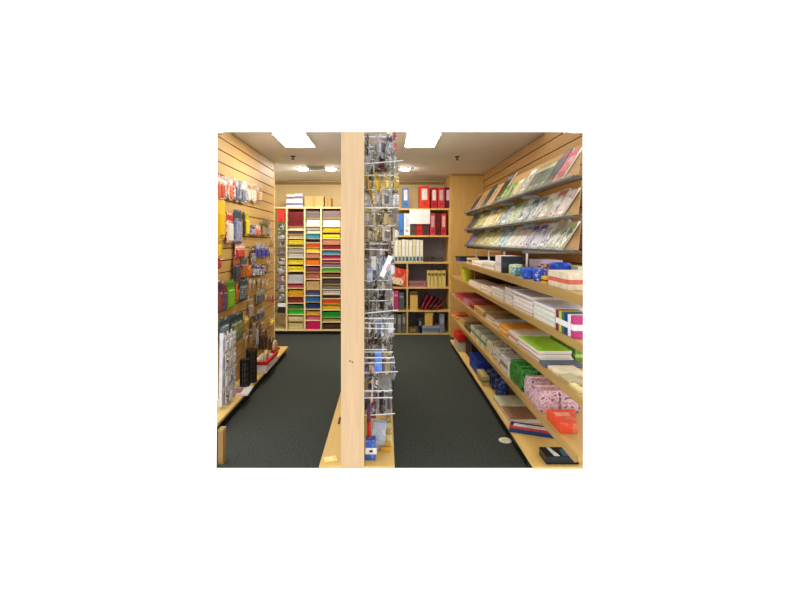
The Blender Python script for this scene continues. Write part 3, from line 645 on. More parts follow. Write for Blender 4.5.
gpack(369, 374, 362, 374, 3.28, (170, 150, 130), (120, 96, 80), (210, 200, 190), 'small brown and white pack hanging left of the bright blue pack')
gpack(377, 392, 375, 414, 3.55, (176, 176, 170), (150, 150, 144), (196, 196, 190), 'large translucent grey bag hanging low on the partition', dep=.04)
gpack(374, 378.5, 377, 390, 3.35, (150, 130, 90), (90, 80, 60), WH, 'small tan pack hanging left of the translucent grey bag')
gpack(366.8, 370.6, 404, 422, 3.28, (110, 40, 60), (60, 40, 80), (80, 70, 100), 'dark maroon pack hanging next to the post near the base')
gpack(371, 376, 402, 418, 3.3, (50, 56, 96), (90, 30, 44), (130, 134, 150), 'navy and maroon pack hanging near the base of the partition')
t_ = thing('red_tube', 'long red tube standing on the partition base next to the post', 'tube', (xx(369, 3.3), 3.3, .121))
MB().tube([(0, 0, .0), (0, 0, .31)], .014, M((196, 30, 40), .35), 10).build('body', t_)
MB().tube([(0, 0, .31), (0, 0, .34)], .010, M((90, 20, 30), .35), 10).build('cap', t_)
t_ = thing('stick', 'dark rod leaning diagonally against the partition below the light blue pack', 'rod', at_px(371, 352, 3.35))
d = Vector(at_px(382.5, 331, 3.35))-Vector(at_px(371, 352, 3.35))
MB().tube([(0, 0, 0), tuple(d)], .006, M((60, 40, 34)), 6).build('rod', t_)
MB().tube([tuple(d), tuple(d*1.12)], .008, WHITE, 6).build('tip', t_)
t_ = thing('rod', 'thin silver rod hanging upright beside the translucent grey bag', 'rod', at_px(371, 412, 3.3))
MB().tube([(0, 0, 0), (.014, 0, .26)], .005, M((196, 190, 210), .3), 6).build('shaft', t_)
MB().tube([(.014, 0, .26), (.015, 0, .28)], .009, M((90, 80, 100), .3), 6).build('end_cap', t_)
# base things right side
gpack(373, 387.5, 420, 455, 3.42, (204, 206, 212), (176, 182, 198), (190, 194, 204), 'crumpled clear bag slumped on the partition base', dep=.07, tilt=.12)
zb_ = .121
Yb_ = 3.24
t_ = thing('pack', 'blue box with white label standing on the partition base by the post', 'box', (xx(370.5, Yb_), Yb_, zb_))
MB().box(-.036, 0, 0, .036, .07, .145, M((60, 96, 180), .5, 'print', scale=30, c2=(60, 96, 180), c3=(110, 130, 190))).build('body', t_)
MB().box(-.037, -.004, .045, .045, -.0005, .09, M((236, 232, 226))).box(-.008, -.006, .06, .016, -.004, .075, BLACK).build('white_label', t_)
t_ = thing('pouch', 'yellow-orange pouch lying on the partition base beside the clear bag', 'pouch', (xx(385, 3.45), 3.42, zb_))
MB().box(-.03, -.05, 0, .04, .06, .035, M((214, 160, 40), .5)).build('body', t_)
MB().box(-.03, -.052, .035, .04, -.03, .04, M((170, 120, 30), .5)).build('flap', t_)
for i, (px, Yv, cc, nm) in enumerate(((389.5, 3.5, (236, 220, 150), 'cream'), (389, 3.72, (226, 214, 160), 'straw yellow'), (388.5, 3.95, (170, 140, 90), 'brown'))):
    t_ = thing('small_box', '%s little box on the outer edge of the partition base' % nm, 'box', (xx(px, Yv), Yv, zb_), 'little boxes on the partition base')
    MB().box(-.02, -.03, 0, .02, .05, .05, M(cc)).build('body', t_)
    MB().box(-.015, -.032, .01, .015, -.0305, .04, M((200, 190, 160))).build('label', t_)
# base things left side
t_ = thing('yellow_packet', 'crumpled pale yellow packet lying on the left side of the partition base', 'packet', (xx(330.5, 3.25), 3.25, zb_), None, (0, 0, .3))
MB().box(-.045, -.04, 0, .045, .04, .006, M((244, 222, 130), .4)).build('body', t_)
MB().box(-.03, -.03, .006, .02, .02, .012, M((250, 236, 170), .4)).build('flap', t_)
t_ = thing('pen', 'small dark red pen lying beside the post on the left base', 'pen', (-.40, 3.95, zb_+.008))
MB().tube([(0, -.07, 0), (0, .05, 0)], .008, M((120, 40, 50)), 8).build('barrel', t_)
MB().tube([(0, .05, 0), (0, .08, 0)], .009, M((200, 190, 190)), 8).build('cap', t_)

# ------------------------------------------------------------ right side shelving
XF = 1.04
LIM = 198.0/450
def rclip(poly): return clip(poly, 1, -LIM, 0)
shelf_z = {'A': 1.41, 'B': 1.15, 'C': .86, 'D': .525, 'E': .12}
YE_ = 7.2
names = {'A': 'uppermost', 'B': 'second', 'C': 'third', 'D': 'fourth', 'E': 'lowest'}
for k, z in shelf_z.items():
    if k == 'E': continue
    t = thing('wall_shelf', 'long flat wooden shelf on the right wall, %s of the five flat ones' % names[k], 'shelf', (XF, 5, z), 'flat wooden shelves on the right wall')
    ye = 6.78 if k == 'A' else YE_
    part('board', MB().prism(rclip([(XF+.015, 2.45 if k == 'D' else 2.2), (XR-.001, 2.45 if k == 'D' else 2.2), (XR-.001, ye), (XF+.015, ye)]), z-.03, z, BOARDR), t, (XF, 5, z))
    part('front_edge', MB().prism(rclip([(XF, 2.47 if k == 'D' else 2.2), (XF+.015, 2.47 if k == 'D' else 2.2), (XF+.015, ye), (XF, ye)]), z-(.055 if k == 'A' else .04), z+.002, EDGE), t, (XF, 5, z))
    for yb in (4.6, 5.7, 6.7):
        part('bracket', MB().xprism([(yb-.01, z-.03), (yb+.01, z-.03), (yb+.01, z-.07), (yb-.01, z-.07)], XF+.25, XR-.002, GREYM), t, (XF, 5, z))
t = thing('base_shelf', 'long low wooden base shelf with black kick board along the right wall', 'shelf', (XF, 5, 0))
part('board', MB().prism(rclip([(XF, 3.15), (XR-.001, 3.15), (XR-.001, YE_), (XF, YE_)]), .105, .12, BOARD), t, (XF, 5, 0))
part('kick_board', MB().box(XF+.03, 3.38, 0, XF+.05, YE_-.02, .105, KICK), t, (XF, 5, 0))

# magazine racks
RX = 1.20; ang = math.atan2(.25, .16)   # slope of the racks
def tier(z, label, ystart, yend):
    t_ = thing('magazine_rack', label, 'rack', (RX, 5, z), 'sloping magazine racks')
    n = .012
    for a, b_, nm in (('b', 0, 'sloping_board'),):
        poly_y0, poly_y1 = ystart, yend
        mb = MB()
        # sloping board: from (RX+.03,z) to (RX+.20,z+.265), near end follows the clipped footprint
        x0, z0, x1, z1 = RX+.035, 0, RX+.205, .265
        ya = max(ystart, x0/LIM+.02); yb = max(ystart, x1/LIM+.02)
        vs = [(x0, ya, z0), (x0, yend, z0), (x1, yend, z1), (x1, yb, z1), (x0+.02, ya+.04, z0-.008), (x0+.02, yend, z0-.008), (x1+.02, yend, z1-.008), (x1+.02, yb+.04, z1-.008)]
        mb.add(vs, [(0, 1, 2, 3), (7, 6, 5, 4), (0, 4, 5, 1), (1, 5, 6, 2), (2, 6, 7, 3), (3, 7, 4, 0)], RWALL)
        for i in range(len(mb.v)): mb.v[i] = mb.v[i]-Vector((RX, 5, 0))
        mb.build(nm, t_)
    part('tray', MB().box(RX, ystart, z-.02, RX+.06, yend, z-.005, M((84, 74, 60), .5)), t_, (RX, 5, z))
    part('front_lip', MB().box(RX-.006, ystart, z-.02, RX, yend, z+.016, M((150, 150, 130), .35, 'clear', spec=.3)), t_, (RX, 5, z))
    for yb in (4.0, 4.75, 5.45, 6.2, 6.72):
        part('bracket', MB().xprism([(yb-.008, z-.02), (yb+.008, z-.02), (yb+.008, z-.05), (yb-.008, z-.05)], RX+.02, XR-.002, GREYM), t_, (RX, 5, z))
    return t_
ZT = {'H': 2.125, 'G': 1.87, 'F': 1.64}
tier(ZT['H'], 'highest sloping magazine rack on the right wall', 2.88, 6.8)
tier(ZT['G'], 'middle sloping magazine rack on the right wall', 2.88, 6.8)
tier(ZT['F'], 'lowest sloping magazine rack on the right wall', 2.88, 6.8)
for i, yb in enumerate((4.0, 4.75, 5.45, 6.2)):
    o = MB().tube([(0, 0, 0), (0, 0, ZT['F']-1.412-.05)], .011, CHROME, 8).lathe([(.02, 0), (.02, .006)], (0, 0, 0), CHROME, 10).build('support_rod', None, (RX+.06, yb, 1.411))
    tag(o, 'chrome support rod under the lowest magazine rack, %s from the near end' % ORD[i], 'rod', 'chrome support rods')

def magazine(t_name, label, group, x, y, z, wd, hg, c1, c2, c3, band, lean=ang, th=.010, cat='magazine'):
    t_ = thing(t_name, label, cat, (x, y, z), group)
    R = Matrix.Rotation(math.pi/2-lean, 4, 'Y')     # stand-up box leaning to +X
    mb = MB().box(0, -wd/2+.003, 0, th, wd/2-.003, hg, PAPER, R); mb.build('pages', t_)
    c1, c2, c3 = [tuple(int(255*(v/255)**1.35) for v in q) for q in (c1, c2, c3)]
    mc = M(c1, .35, 'print', scale=16, c2=c2, c3=c3, spec=.4)
    mb = MB().box(-.0025, -wd/2, 0, -.0003, wd/2, hg, mc, R).box(-.0035, -wd/2+.01, hg*.78, -.0026, wd/2-.01, hg*.94, M(band, .4), R)
    mb.box(-.0035, -wd/2+.03, hg*.12, -.0026, wd*.1, hg*.2, M(band, .4), R)
    mb.build('cover', t_)
    return t_
W_ = (226, 226, 220); CRM = (214, 206, 160); LG = (190, 200, 150); TL = (60, 110, 110); DK = (50, 50, 56)
seqG = [('pink and white', (216, 170, 160), W_, (230, 200, 190), W_), ('white photo', W_, (200, 190, 180), (170, 160, 150), (190, 110, 90)), ('pale peach', (226, 190, 160), W_, (190, 180, 150), W_), ('grey-white', (190, 196, 196), W_, (150, 160, 160), (120, 130, 120)),
        ('white and teal', W_, (110, 140, 150), (200, 206, 200), TL), ('silver', (186, 196, 200), W_, (120, 140, 170), W_), ('white and mint', W_, (170, 200, 160), (220, 226, 214), (150, 190, 120)), ('green striped', (160, 190, 110), W_, LG, (110, 160, 70)),
        ('light blue', (140, 160, 200), W_, (110, 130, 170), W_), ('mint and blue', (170, 200, 170), (120, 140, 190), W_, (90, 150, 90)), ('golden yellow', (206, 184, 100), (220, 200, 120), W_, (180, 140, 50)), ('dull gold', (190, 170, 90), CRM, (160, 140, 70), W_),
        ('pale cream', CRM, W_, (200, 190, 150), (150, 150, 100)), ('white-edged cream', (226, 224, 196), CRM, W_, W_), ('straw', (200, 190, 120), CRM, (170, 160, 90), (140, 120, 60)), ('cream and green', CRM, LG, (190, 180, 110), (120, 140, 80)),
        ('mustard', (196, 180, 100), (170, 150, 70), CRM, W_), ('teal green', (40, 100, 90), (60, 150, 130), (40, 60, 80), (90, 170, 160)), ('dark teal', (34, 70, 76), (40, 110, 100), DK, TL), ('violet', (110, 90, 140), (60, 60, 90), (150, 130, 160), DK)]
seqF = [('grey-green', (170, 176, 140), W_, (150, 150, 110), LG), ('white sketch', W_, (190, 190, 170), (160, 160, 140), (170, 170, 140)), ('white lined', W_, (150, 150, 180), (210, 210, 214), W_), ('lavender white', (206, 200, 220), W_, (170, 160, 200), (120, 100, 160)),
        ('violet and white', (130, 110, 160), W_, (180, 160, 200), (90, 80, 140)), ('pinkish white', (224, 210, 212), W_, (190, 170, 180), (150, 120, 140)), ('plain white', W_, (216, 214, 206), W_, (190, 190, 186)), ('cream white', (230, 224, 206), W_, (200, 196, 180), W_),
        ('pale sky blue', (150, 190, 206), (180, 206, 216), W_, (90, 140, 170)), ('azure', (110, 160, 196), (150, 190, 210), W_, W_), ('pale green', (190, 204, 160), CRM, W_, (140, 160, 100)), ('sage', (170, 184, 140), (200, 206, 170), CRM, W_),
        ('light straw', (206, 206, 160), CRM, LG, (150, 150, 90)), ('cream and grey', CRM, (170, 170, 150), W_, (120, 120, 100)), ('khaki', (160, 156, 116), CRM, (130, 126, 90), W_), ('moss', (140, 146, 100), (170, 176, 130), CRM, CRM),
        ('olive tan', (150, 140, 104), (120, 110, 80), CRM, (180, 170, 130)), ('brown-grey', (130, 120, 100), (160, 150, 126), (100, 90, 76), CRM), ('vivid blue', (40, 120, 190), (70, 150, 210), (30, 90, 150), (120, 180, 220)), ('red-edged blue', (170, 60, 50), (40, 90, 160), (150, 50, 44), (40, 100, 170))]
pitch = (6.78-3.09)/20
for tname, seq, z in (('middle', seqG, ZT['G']), ('lowest', seqF, ZT['F'])):
    for i, (cn, a, b_, c_, d_) in enumerate(seq):
        y = 3.09+pitch*(i+.5)
        hg = .24+.03*((i*7) % 4)/4
        magazine('magazine', '%s magazine on the %s magazine rack, %s from the near end' % (cn, tname, ORD[i]), 'magazines on the %s rack' % tname, RX+.012, y, z-.003, pitch*.93, hg, a, b_, c_, d_)
seqH = [ # y-centre, width, height, colours
 (3.19, .16, .27, 'pink-red', (214, 110, 110), (190, 70, 70), (226, 160, 150), (200, 60, 60)),
 (3.36, .16, .31, 'dark grey', (70, 66, 66), (50, 46, 46), (110, 96, 90), (150, 60, 60)),
 (3.53, .16, .24, 'green-grey photo', (120, 130, 110), (150, 150, 130), (96, 110, 100), (196, 190, 120)),
 (3.68, .17, .24, 'grey-teal', (110, 126, 120), (140, 136, 120), (90, 100, 96), (170, 170, 120)),
 (3.83, .17, .24, 'brown-grey', (130, 120, 106), (150, 144, 124), (100, 96, 90), (190, 176, 110)),
 (4.05, .18, .27, 'white-edged grey', (180, 178, 160), (220, 216, 200), (140, 136, 116), W_),
 (4.28, .18, .20, 'cream and yellow', (206, 196, 140), CRM, (190, 180, 110), W_),
 (4.52, .18, .21, 'lime patterned', (110, 160, 60), (190, 196, 140), (70, 130, 50), (90, 150, 50)),
 (4.76, .18, .2, 'grass green', (90, 150, 60), LG, (130, 160, 90), (70, 120, 40)),
 (4.98, .27, .38, 'black', (44, 40, 38), (60, 54, 50), (90, 86, 80), (120, 116, 110)),
 (5.62, .30, .33, 'dark green-black', (50, 50, 44), (40, 60, 50), (96, 60, 66), (60, 80, 60)),
 (6.36, .36, .26, 'dark brown', (74, 44, 34), (60, 36, 30), (96, 66, 50), (110, 80, 56))]
for i, (y, wd, hg, cn, a, b_, c_, d_) in enumerate(seqH):
    magazine('magazine', '%s booklet on the highest magazine rack, %s from the near end' % (cn, ORD[i]), 'booklets on the highest rack', RX+.012, y, ZT['H']-.003, wd, hg, a, b_, c_, d_, th=.014)
# ------------------------------------------------------------ goods on the flat right shelves
def rfoot(px_near, px_far, x0, x1):
    """footprint between two places along the shelf front"""
    return rclip([(x0, yy(px_near, XF+.02)), (x1, yy(px_near, XF+.02)), (x1, yy(px_far, XF+.02)), (x0, yy(px_far, XF+.02))])
def pile(name, label, cat, group, Ya, Yb, x0, x1, z, n, th, rgb, edge=None, jit=.008, top=None):
    """n separate flat pieces, one on the other"""
    for k in range(n):
        dx = random.uniform(-jit, jit); dy = random.uniform(-jit, jit)
        poly = rclip([(x0+dx, Ya+dy), (x1+dx, Ya+dy), (x1+dx, Yb+dy), (x0+dx, Yb+dy)])
        cx = sum(p[0] for p in poly)/len(poly); cy = sum(p[1] for p in poly)/len(poly)
        poly = [(p[0]-cx, p[1]-cy) for p in poly]
        pos = 'lowest' if k == 0 else 'topmost' if k == n-1 else ORD[k]+' from bottom'
        o_ = thing(name, label+', '+pos, cat, (cx, cy, z+k*th+.0005), group)
        c = top if (top and k == n-1) else rgb[k % len(rgb)]
        MB().prism(poly, 0, th*.72, edge or PAPER).build('pages', o_)
        MB().prism(poly, th*.72, th*.93, c if not isinstance(c, tuple) else M(c, .5)).build('cover', o_)
def stack1(name, label, cat, Ya, Yb, x0, x1, z, h, m, band=None, group=None, pn='wrapper'):
    poly = rclip([(x0, Ya), (x1, Ya), (x1, Yb), (x0, Yb)])
    cx = sum(p[0] for p in poly)/len(poly); cy = sum(p[1] for p in poly)/len(poly)
    poly = [(p[0]-cx, p[1]-cy) for p in poly]
    o_ = thing(name, label, cat, (cx, cy, z+.0005), group)
    MB().prism(poly, 0, h, m).build('body', o_)
    big = [(p[0]*1.004, p[1]*1.004) for p in poly]
    if band is not None: MB().prism(big, h*.35, h*.62, band).build(pn, o_)
    return o_
Yx = lambda px: yy(px, XF+.03)
# --- shelf A (uppermost flat)
z = 1.411
t_ = thing('desk_tray', 'dark navy shallow tray with black rim at the far end of the uppermost flat shelf', 'tray', (1.30, 6.55, z))
MB().box(-.24, -.18, 0, .30, .18, .05, M((30, 60, 120), .4)).build('tray', t_)
MB().box(-.25, -.19, .05, .31, .19, .065, BLACK).build('rim', t_)
def abox(label, Ya, Yb, x0, x1, h, m, band, z=z, name='box', cat='box', group=None): return stack1(name, label, cat, Ya, Yb, x0, x1, z, h, m, band, group)
abox('small cream box with black mark beyond the white packs, uppermost flat shelf', 5.75, 5.95, 1.08, 1.2, .07, M((226, 206, 150)), BLACK)
abox('orange-red and clear pack standing at the back of the uppermost flat shelf', 5.55, 5.75, 1.45, 1.6, .13, M((216, 110, 60), .4), M((226, 190, 160)))
abox('low white pack at the front edge of the uppermost flat shelf, far of two', 5.0, 5.6, 1.08, 1.3, .05, WHITE, M((214, 206, 190)))
abox('grey and white carton behind the low white packs, uppermost flat shelf', 4.7, 5.0, 1.25, 1.45, .13, M((206, 206, 206)), M((90, 100, 110)))
abox('low white pack at the front edge of the uppermost flat shelf, near of two', 4.45, 4.9, 1.08, 1.28, .07, M((232, 226, 220)), M((200, 190, 190)))
abox('tall white carton standing on the uppermost flat shelf', 4.12, 4.4, 1.08, 1.25, .15, M((232, 222, 226)), M((214, 206, 214)), name='carton')
abox('dark charcoal carton touching the tall white carton, uppermost flat shelf', 4.06, 4.11, 1.06, 1.25, .15, M((44, 50, 56)), M((60, 66, 70)), name='carton')
def roll(label, x, y, z, r, h, rgb, rgb2, group, name='tape_roll'):
    t_ = thing(name, label, 'roll', (x, y, z), group)
    m = M(rgb, .4, 'print', scale=40, c2=rgb, c3=rgb2)
    MB().lathe([(r*.85, 0), (r, .012), (r, h-.012), (r*.85, h)], (0, 0, 0), m, 16).build('wound_material', t_)
    MB().lathe([(r*.4, h), (r*.4, h+.003)], (0, 0, 0), M(rgb2), 12).build('core', t_)
roll('pale green capped tub on the uppermost flat shelf right of the dark carton', 1.14, 3.92, z, .06, .085, (190, 206, 160), (226, 230, 210), None, 'tub')
abox('lavender printed pack behind the pale green tub', 3.7, 4.0, 1.28, 1.46, .13, M((196, 184, 206)), M((170, 150, 180)))
roll('teal and white tub in front, next to the pale green tub', 1.10, 3.72, z, .045, .07, (70, 130, 150), (200, 220, 226), None, 'tub')
roll('red-brown twine roll behind the blue rolls', 1.26, 3.52, z, .065, .11, (140, 80, 70), (200, 170, 160), 'twine rolls on the uppermost flat shelf')
g = 'blue twine rolls on the uppermost flat shelf'
roll('blue twine roll at the front of the cluster, near the teal tub', 1.105, 3.46, z, .05, .085, (40, 80, 190), (80, 120, 220), g)
roll('blue twine roll in front with white end, middle of the cluster', 1.12, 3.26, z, .048, .09, (50, 80, 180), (170, 180, 220), g)
roll('large blue twine roll at the back of the cluster', 1.29, 3.32, z, .075, .13, (34, 74, 190), (60, 100, 210), g)
roll('dark navy roll behind the yellow-tipped pack', 1.24, 3.12, z, .05, .08, (30, 34, 50), (50, 60, 90), g)
abox('pale green and white packet behind the dark navy roll', 3.15, 3.3, 1.35, 1.4, .11, M((206, 214, 180)), M((236, 236, 224)))
abox('small yellow and red pack beside the near price-fronted box', 3.0, 3.08, 1.07, 1.14, .05, M((220, 190, 40)), M((170, 40, 40)))
abox('cream box with red top band at the near end of the uppermost flat shelf', 2.62, 2.95, 1.07, 1.28, .10, M((222, 206, 176)), M((206, 100, 80)))
# --- shelf B
z = 1.151
t_ = thing('plastic_cup', 'yellow-green tapered plastic beaker at the far end of the second flat shelf', 'cup', (1.13, 6.15, z))
MB().lathe([(.07, 0), (.098, .19)], (0, 0, 0), M((206, 206, 60), .35), 18).build('wall', t_)
MB().lathe([(.103, .185), (.103, .198)], (0, 0, 0), M((190, 190, 60), .35), 18).build('rim', t_)
abox('dark blue flat tray behind the beaker, second flat shelf', 5.2, 5.9, 1.25, 1.6, .05, M((50, 60, 84)), M((90, 90, 110)), z)
abox('brown woven box at the back of the second flat shelf beyond the beaker', 6.5, 6.9, 1.3, 1.6, .14, M((150, 116, 80)), M((170, 140, 100)), z)
c = [M((220, 200, 180)), M((226, 170, 150)), M((206, 196, 200))]
pile('writing_pad', 'writing pad in the farthest low pile of the second flat shelf', 'pad', 'pads of the farthest low pile', 5.05, 5.75, 1.07, 1.28, z, 4, .014, c, jit=.012)
pile('writing_pad', 'pinkish writing pad in the second farthest pile, second flat shelf', 'pad', 'pads of the pale pink pile', 4.55, 5.0, 1.07, 1.34, z, 5, .014, [M((232, 196, 186)), M((226, 216, 206))], jit=.012)
pile('writing_pad', 'writing pad in the white and orange middle pile, second flat shelf', 'pad', 'pads of the white and orange pile', 4.1, 4.5, 1.07, 1.34, z, 6, .016, [M((238, 232, 222)), M((236, 200, 150)), M((240, 236, 230))], jit=.012)
pile('exercise_book', 'exercise book in rose-brown pile beyond the red striped pile', 'exercise book', 'rose-brown exercise books', 3.82, 4.06, 1.08, 1.42, z, 9, .0155, [M((190, 150, 140)), M((214, 196, 200))], jit=.006, top=M((206, 204, 220)))
pile('exercise_book', 'exercise book in the red striped pile, second flat shelf', 'exercise book', 'red striped exercise books', 3.28, 3.76, 1.07, 1.45, z, 9, .0155, [M((206, 90, 74)), M((236, 230, 224))], jit=.008, top=M((206, 204, 222)))
pile('exercise_book', 'exercise book in the pale green striped pile, second flat shelf', 'exercise book', 'pale green striped exercise books', 2.84, 3.24, 1.07, 1.42, z, 8, .0155, [M((236, 240, 226)), M((196, 212, 180))], jit=.008, top=M((202, 200, 220)))
for i, (cn, cc) in enumerate((('maroon', (120, 30, 60)), ('yellow', (210, 190, 60)), ('teal', (30, 110, 110)), ('navy', (30, 50, 120)), ('white', (230, 230, 236)), ('magenta', (190, 60, 120)))):
    Ya = 2.79-i*.045
    stack1('notebook', '%s upright notebook at the near end of the second flat shelf' % cn, 'notebook', Ya-.04, Ya, 1.06, 1.20, z, .125, M(cc, .4), M((236, 232, 230)), 'upright notebooks at the near end')
# --- shelf C
z = .861
abox('crimson folder stack lying at the far end of the third flat shelf', 6.2, 6.9, 1.07, 1.5, .05, M((170, 50, 60)), M((206, 120, 130)), z, 'folder_stack', 'folder')
abox('rose and grey printed folder lying before the crimson one, third flat shelf', 5.75, 6.15, 1.07, 1.45, .06, M((180, 110, 130)), M((150, 150, 170)), z, 'folder_stack', 'folder')
abox('red dotted box on the third flat shelf beyond the tan card', 5.45, 5.68, 1.07, 1.4, .07, M((190, 60, 44)), M((60, 26, 24)), z)
abox('tan card pad lying on the third flat shelf', 4.9, 5.4, 1.07, 1.4, .07, M((196, 160, 100)), M((170, 134, 80)), z, 'card_pad', 'pad')
pile('kraft_pad', 'brown kraft pad in the low pile at mid third flat shelf', 'pad', 'kraft pads at mid shelf', 4.5, 4.85, 1.08, 1.45, z, 4, .014, [M((130, 100, 70)), M((170, 140, 100))], jit=.014)
abox('pale pink pad lying before the kraft pile, third flat shelf', 4.2, 4.46, 1.07, 1.25, .04, M((220, 190, 166)), M((180, 130, 110)), z, 'writing_pad', 'pad')
abox('dark brown shallow box at the back of the third flat shelf', 3.9, 4.6, 1.46, 1.7, .07, M((84, 60, 44)), M((60, 44, 34)), z)
abox('orange-yellow pad pack at the front of the third flat shelf', 3.95, 4.18, 1.06, 1.4, .07, M((226, 156, 50)), M((230, 200, 140)), z, 'pad_pack', 'pad')
pile('coloured_paper_pad', 'coloured pad in the lime topped pile, third flat shelf', 'pad', 'lime topped pads', 3.12, 3.6, 1.07, 1.30, z, 6, .013, [M((200, 96, 60)), M((206, 216, 190)), M((230, 226, 200))], jit=.01, top=M((150, 200, 50)))
abox('white and rose pad pack just beyond the lime topped pile', 3.66, 3.9, 1.07, 1.4, .07, M((226, 210, 196)), M((206, 130, 100)), z, 'pad_pack', 'pad')
abox('added olive pad for the shaded patch behind the lime topped pile', 3.12, 3.6, 1.32, 1.58, .085, M((110, 140, 50)), M((170, 206, 110)), z, 'coloured_paper_pad', 'pad')  # added pad; its olive colour paints the shade behind the lime pile
abox('slate blue folder lying before the lime topped pads, third flat shelf', 2.98, 3.09, 1.06, 1.31, .02, M((86, 94, 116)), M((120, 126, 140)), z, 'folder', 'folder')
abox('cream flat envelope pack just before the slate blue folder, third flat shelf', 2.78, 2.96, 1.07, 1.24, .02, M((232, 220, 190)), M((214, 200, 160)), z, 'envelope_pack', 'envelopes')
abox('khaki envelope pack second from the near end of the third flat shelf', 2.62, 2.78, 1.07, 1.16, .02, M((190, 180, 140)), M((170, 160, 120)), z, 'envelope_pack', 'envelopes')
abox('pale straw envelope pack at the near end of the third flat shelf', 2.48, 2.6, 1.065, 1.10, .02, M((226, 210, 150)), M((206, 190, 130)), z, 'envelope_pack', 'envelopes')
# --- shelf D
z = .526
abox('orange and cream packet at the far end of the fourth flat shelf', 6.7, 7.0, 1.07, 1.25, .07, M((206, 100, 50)), M((226, 200, 150)), z)
abox('tan carton near the far end of the fourth flat shelf', 6.2, 6.6, 1.08, 1.35, .06, M((180, 150, 100)), M((206, 180, 130)), z)
abox('dark speckled box on the fourth flat shelf beyond the greenish files', 5.75, 6.1, 1.08, 1.35, .06, M((110, 96, 66)), M((60, 54, 40)), z)
g = 'greenish white files on the fourth flat shelf'
for i in range(8):
    y = 4.85+i*.105
    stack1('file_folder', 'greenish white upright file on the fourth flat shelf, %s from near end of row' % ORD[i], 'file', y, y+.085, 1.08, 1.36, z, .12, M([(196, 206, 176), (220, 216, 190), (170, 186, 160)][i % 3]), M((120, 150, 120)), g)
abox('slate and lilac flat carton behind the cream bags, fourth flat shelf', 4.1, 4.75, 1.38, 1.68, .09, M((90, 84, 110)), M((120, 116, 140)), z)
def bag(label, x, y, z, w_, d_, h, c1, c2, c3, name='gift_bag', cat='bag', group=None, sc_=40):
    t_ = thing(name, label, cat, (x, y, z), group)
    m = M(c1, .35, 'print', scale=sc_, c2=c2, c3=c3)
    vs = []; n = 4
    for k, (s_, hz) in enumerate(((.92, 0), (1, .3), (.96, .75), (.86, 1.0))):
        vs += [(-w_/2*s_, -d_/2*s_, h*hz), (w_/2*s_, -d_/2*s_, h*hz), (w_/2*s_, d_/2*s_, h*hz), (-w_/2*s_, d_/2*s_, h*hz)]
    fs = [(3, 2, 1, 0), (12, 13, 14, 15)]
    for k in range(3): fs += [(k*4+i, k*4+(i+1) % 4, k*4+4+(i+1) % 4, k*4+4+i) for i in range(4)]
    mb = MB(); mb.add(vs, fs, m); mb.build('packet', t_)
    MB().box(-w_*.44, -.004, h, w_*.44, .004, h+.012, M(c2, .4)).build('seal', t_)
bag('cream bag with tan print on the fourth flat shelf, far of two', 1.16, 4.65, z, .17, .26, .13, (214, 200, 160), (230, 220, 190), (150, 130, 90))
bag('cream and silver bag on the fourth flat shelf, near of two', 1.15, 4.35, z, .16, .24, .13, (200, 196, 180), (226, 222, 210), (120, 110, 100))
abox('grey-white carton with brown centre on the fourth flat shelf', 3.95, 4.18, 1.07, 1.42, .13, M((206, 204, 204)), M((150, 120, 70)), z, 'carton')
abox('plain white carton in front of the green packs, fourth flat shelf', 3.86, 3.93, 1.07, 1.35, .12, M((220, 218, 214)), M((206, 204, 200)), z, 'carton')
for i, (x, y) in enumerate(((1.13, 3.75), (1.28, 3.75), (1.13, 3.58), (1.28, 3.58))):
    bag('leaf green patterned bag on the fourth flat shelf, %s' % ['far front', 'far back', 'near front', 'near back'][i], x, y, z, .14, .16, .17, (30, 96, 34), (70, 150, 60), (20, 50, 30), group='leaf green bags')
for i, (x, y) in enumerate(((1.14, 3.36), (1.30, 3.38), (1.13, 3.16), (1.26, 3.16))):
    bag('pink and grey patterned bag on the fourth flat shelf, %s' % ['far front', 'far back', 'near front', 'near back'][i], x, y, z, .15, .18, .15, (190, 150, 160), (226, 190, 190), (130, 100, 130), group='pink patterned bags')
t_ = thing('flat_pack', 'red-orange flat pack lying at the near end of the fourth flat shelf', 'pack', (1.14, 2.86, z))
MB().prism([(-.07, -.12), (.03, -.12), (.12, .12), (-.07, .12)], 0, .06, M((226, 76, 40), .4, 'print', scale=14, c2=(226, 76, 40), c3=(206, 120, 90))).build('body', t_)
MB().prism([(-.05, .0), (.04, .0), (.05, .06), (-.05, .06)], .06, .063, M((236, 150, 120))).build('label', t_)
# --- base E
z = .1205
t_ = thing('display_box', 'bright red open-topped box at the far end of the right base shelf', 'box', (1.11, 6.6, z))
MB().box(-.07, -.2, .14, .10, .2, .24, M((220, 40, 24), .5)).build('red_body', t_)
MB().box(-.065, -.19, 0, .095, .19, .14, M((190, 186, 160))).build('pale_base', t_)
abox('deep maroon carton behind the bright red box, right base shelf', 5.9, 6.35, 1.14, 1.45, .26, M((50, 26, 26)), M((70, 40, 36)), z, 'carton')
abox('royal blue plastic crate in the middle of the right base shelf', 5.25, 5.75, 1.08, 1.4, .16, M((30, 60, 160)), M((40, 76, 180)), z, 'crate', 'crate')
abox('tan carton with green mark at the front edge before the blue crate', 4.9, 5.2, 1.06, 1.14, .10, M((206, 176, 110)), M((120, 140, 80)), z, 'carton')
for i in range(3):
    roll('dark blue roll on the right base shelf behind the tan carton, %s from near side' % ORD[i], 1.2, 4.62+i*.19, z, .068, .17-.01*i, (34, 50, 100), (90, 110, 160), 'dark blue rolls')
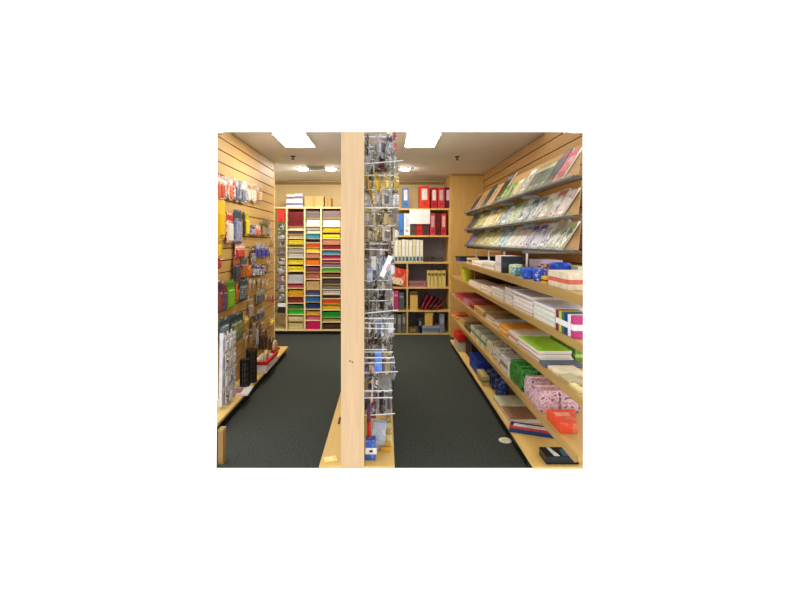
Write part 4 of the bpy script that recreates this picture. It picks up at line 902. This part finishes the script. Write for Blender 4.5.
abox('black carton at the back of the right base shelf behind the dark blue rolls', 4.3, 5.2, 1.35, 1.62, .17, M((34, 34, 44)), M((50, 50, 64)), z, 'carton')
abox('pale green and cream flat pad on the right base shelf', 4.24, 4.5, 1.08, 1.33, .035, M((206, 204, 170)), M((170, 176, 140)), z, 'writing_pad', 'pad')
pile('brown_booklet', 'brown booklet in the low pile on the right base shelf', 'booklet', 'brown booklets on the base', 3.9, 4.2, 1.08, 1.42, z, 3, .012, [M((150, 110, 80)), M((190, 130, 100))], jit=.012)
t_ = thing('banner_pack', 'red, white and blue flat pack lying across the right base shelf', 'pack', (1.23, 3.72, z), None, (0, 0, math.radians(-22)))
MB().box(-.19, -.07, 0, .17, .07, .035, M((30, 60, 110), .3)).build('blue_body', t_)
MB().box(-.19, -.07, .035, .16, -.01, .04, M((200, 60, 50), .35)).build('red_strip', t_)
MB().box(-.16, -.03, .04, .15, .02, .044, M((224, 220, 226), .35)).build('white_strip', t_)
t_ = thing('black_box', 'black box with slanted white card at the near end of the right base shelf', 'box', (1.26, 3.24, z))
MB().box(-.12, -.06, 0, .11, .09, .055, M((24, 28, 34), .35)).build('body', t_)
MB().prism([(-.06, -.05), (-.02, -.05), (-.05, .08), (-.07, .08)], .055, .058, M((220, 226, 230))).build('white_card', t_)
MB().prism([(.0, -.05), (.08, -.05), (.05, .05), (.01, .05)], .055, .058, M((50, 96, 120))).build('teal_picture', t_)
# packet lying on the floor
t_ = thing('paper_disc', 'cream round paper disc lying on the dark carpet by the right base shelf', 'disc', (xx(505.3, 3.83), 3.83, 0))
MB().lathe([(.054, .0005), (.056, .004), (.05, .007)], (0, 0, 0), M((232, 226, 200)), 20).build('disc', t_)
MB().lathe([(.03, .007), (.028, .009)], (0, 0, 0), M((214, 206, 170)), 16).build('centre_mark', t_)

for k, v in USED.items():
    if len(v) > 1 and any('group' not in o for o in v): print('DUP LABEL', k, len(v))
    if not 4 <= len(k.split()) <= 16: print('LABEL LEN', len(k.split()), k)
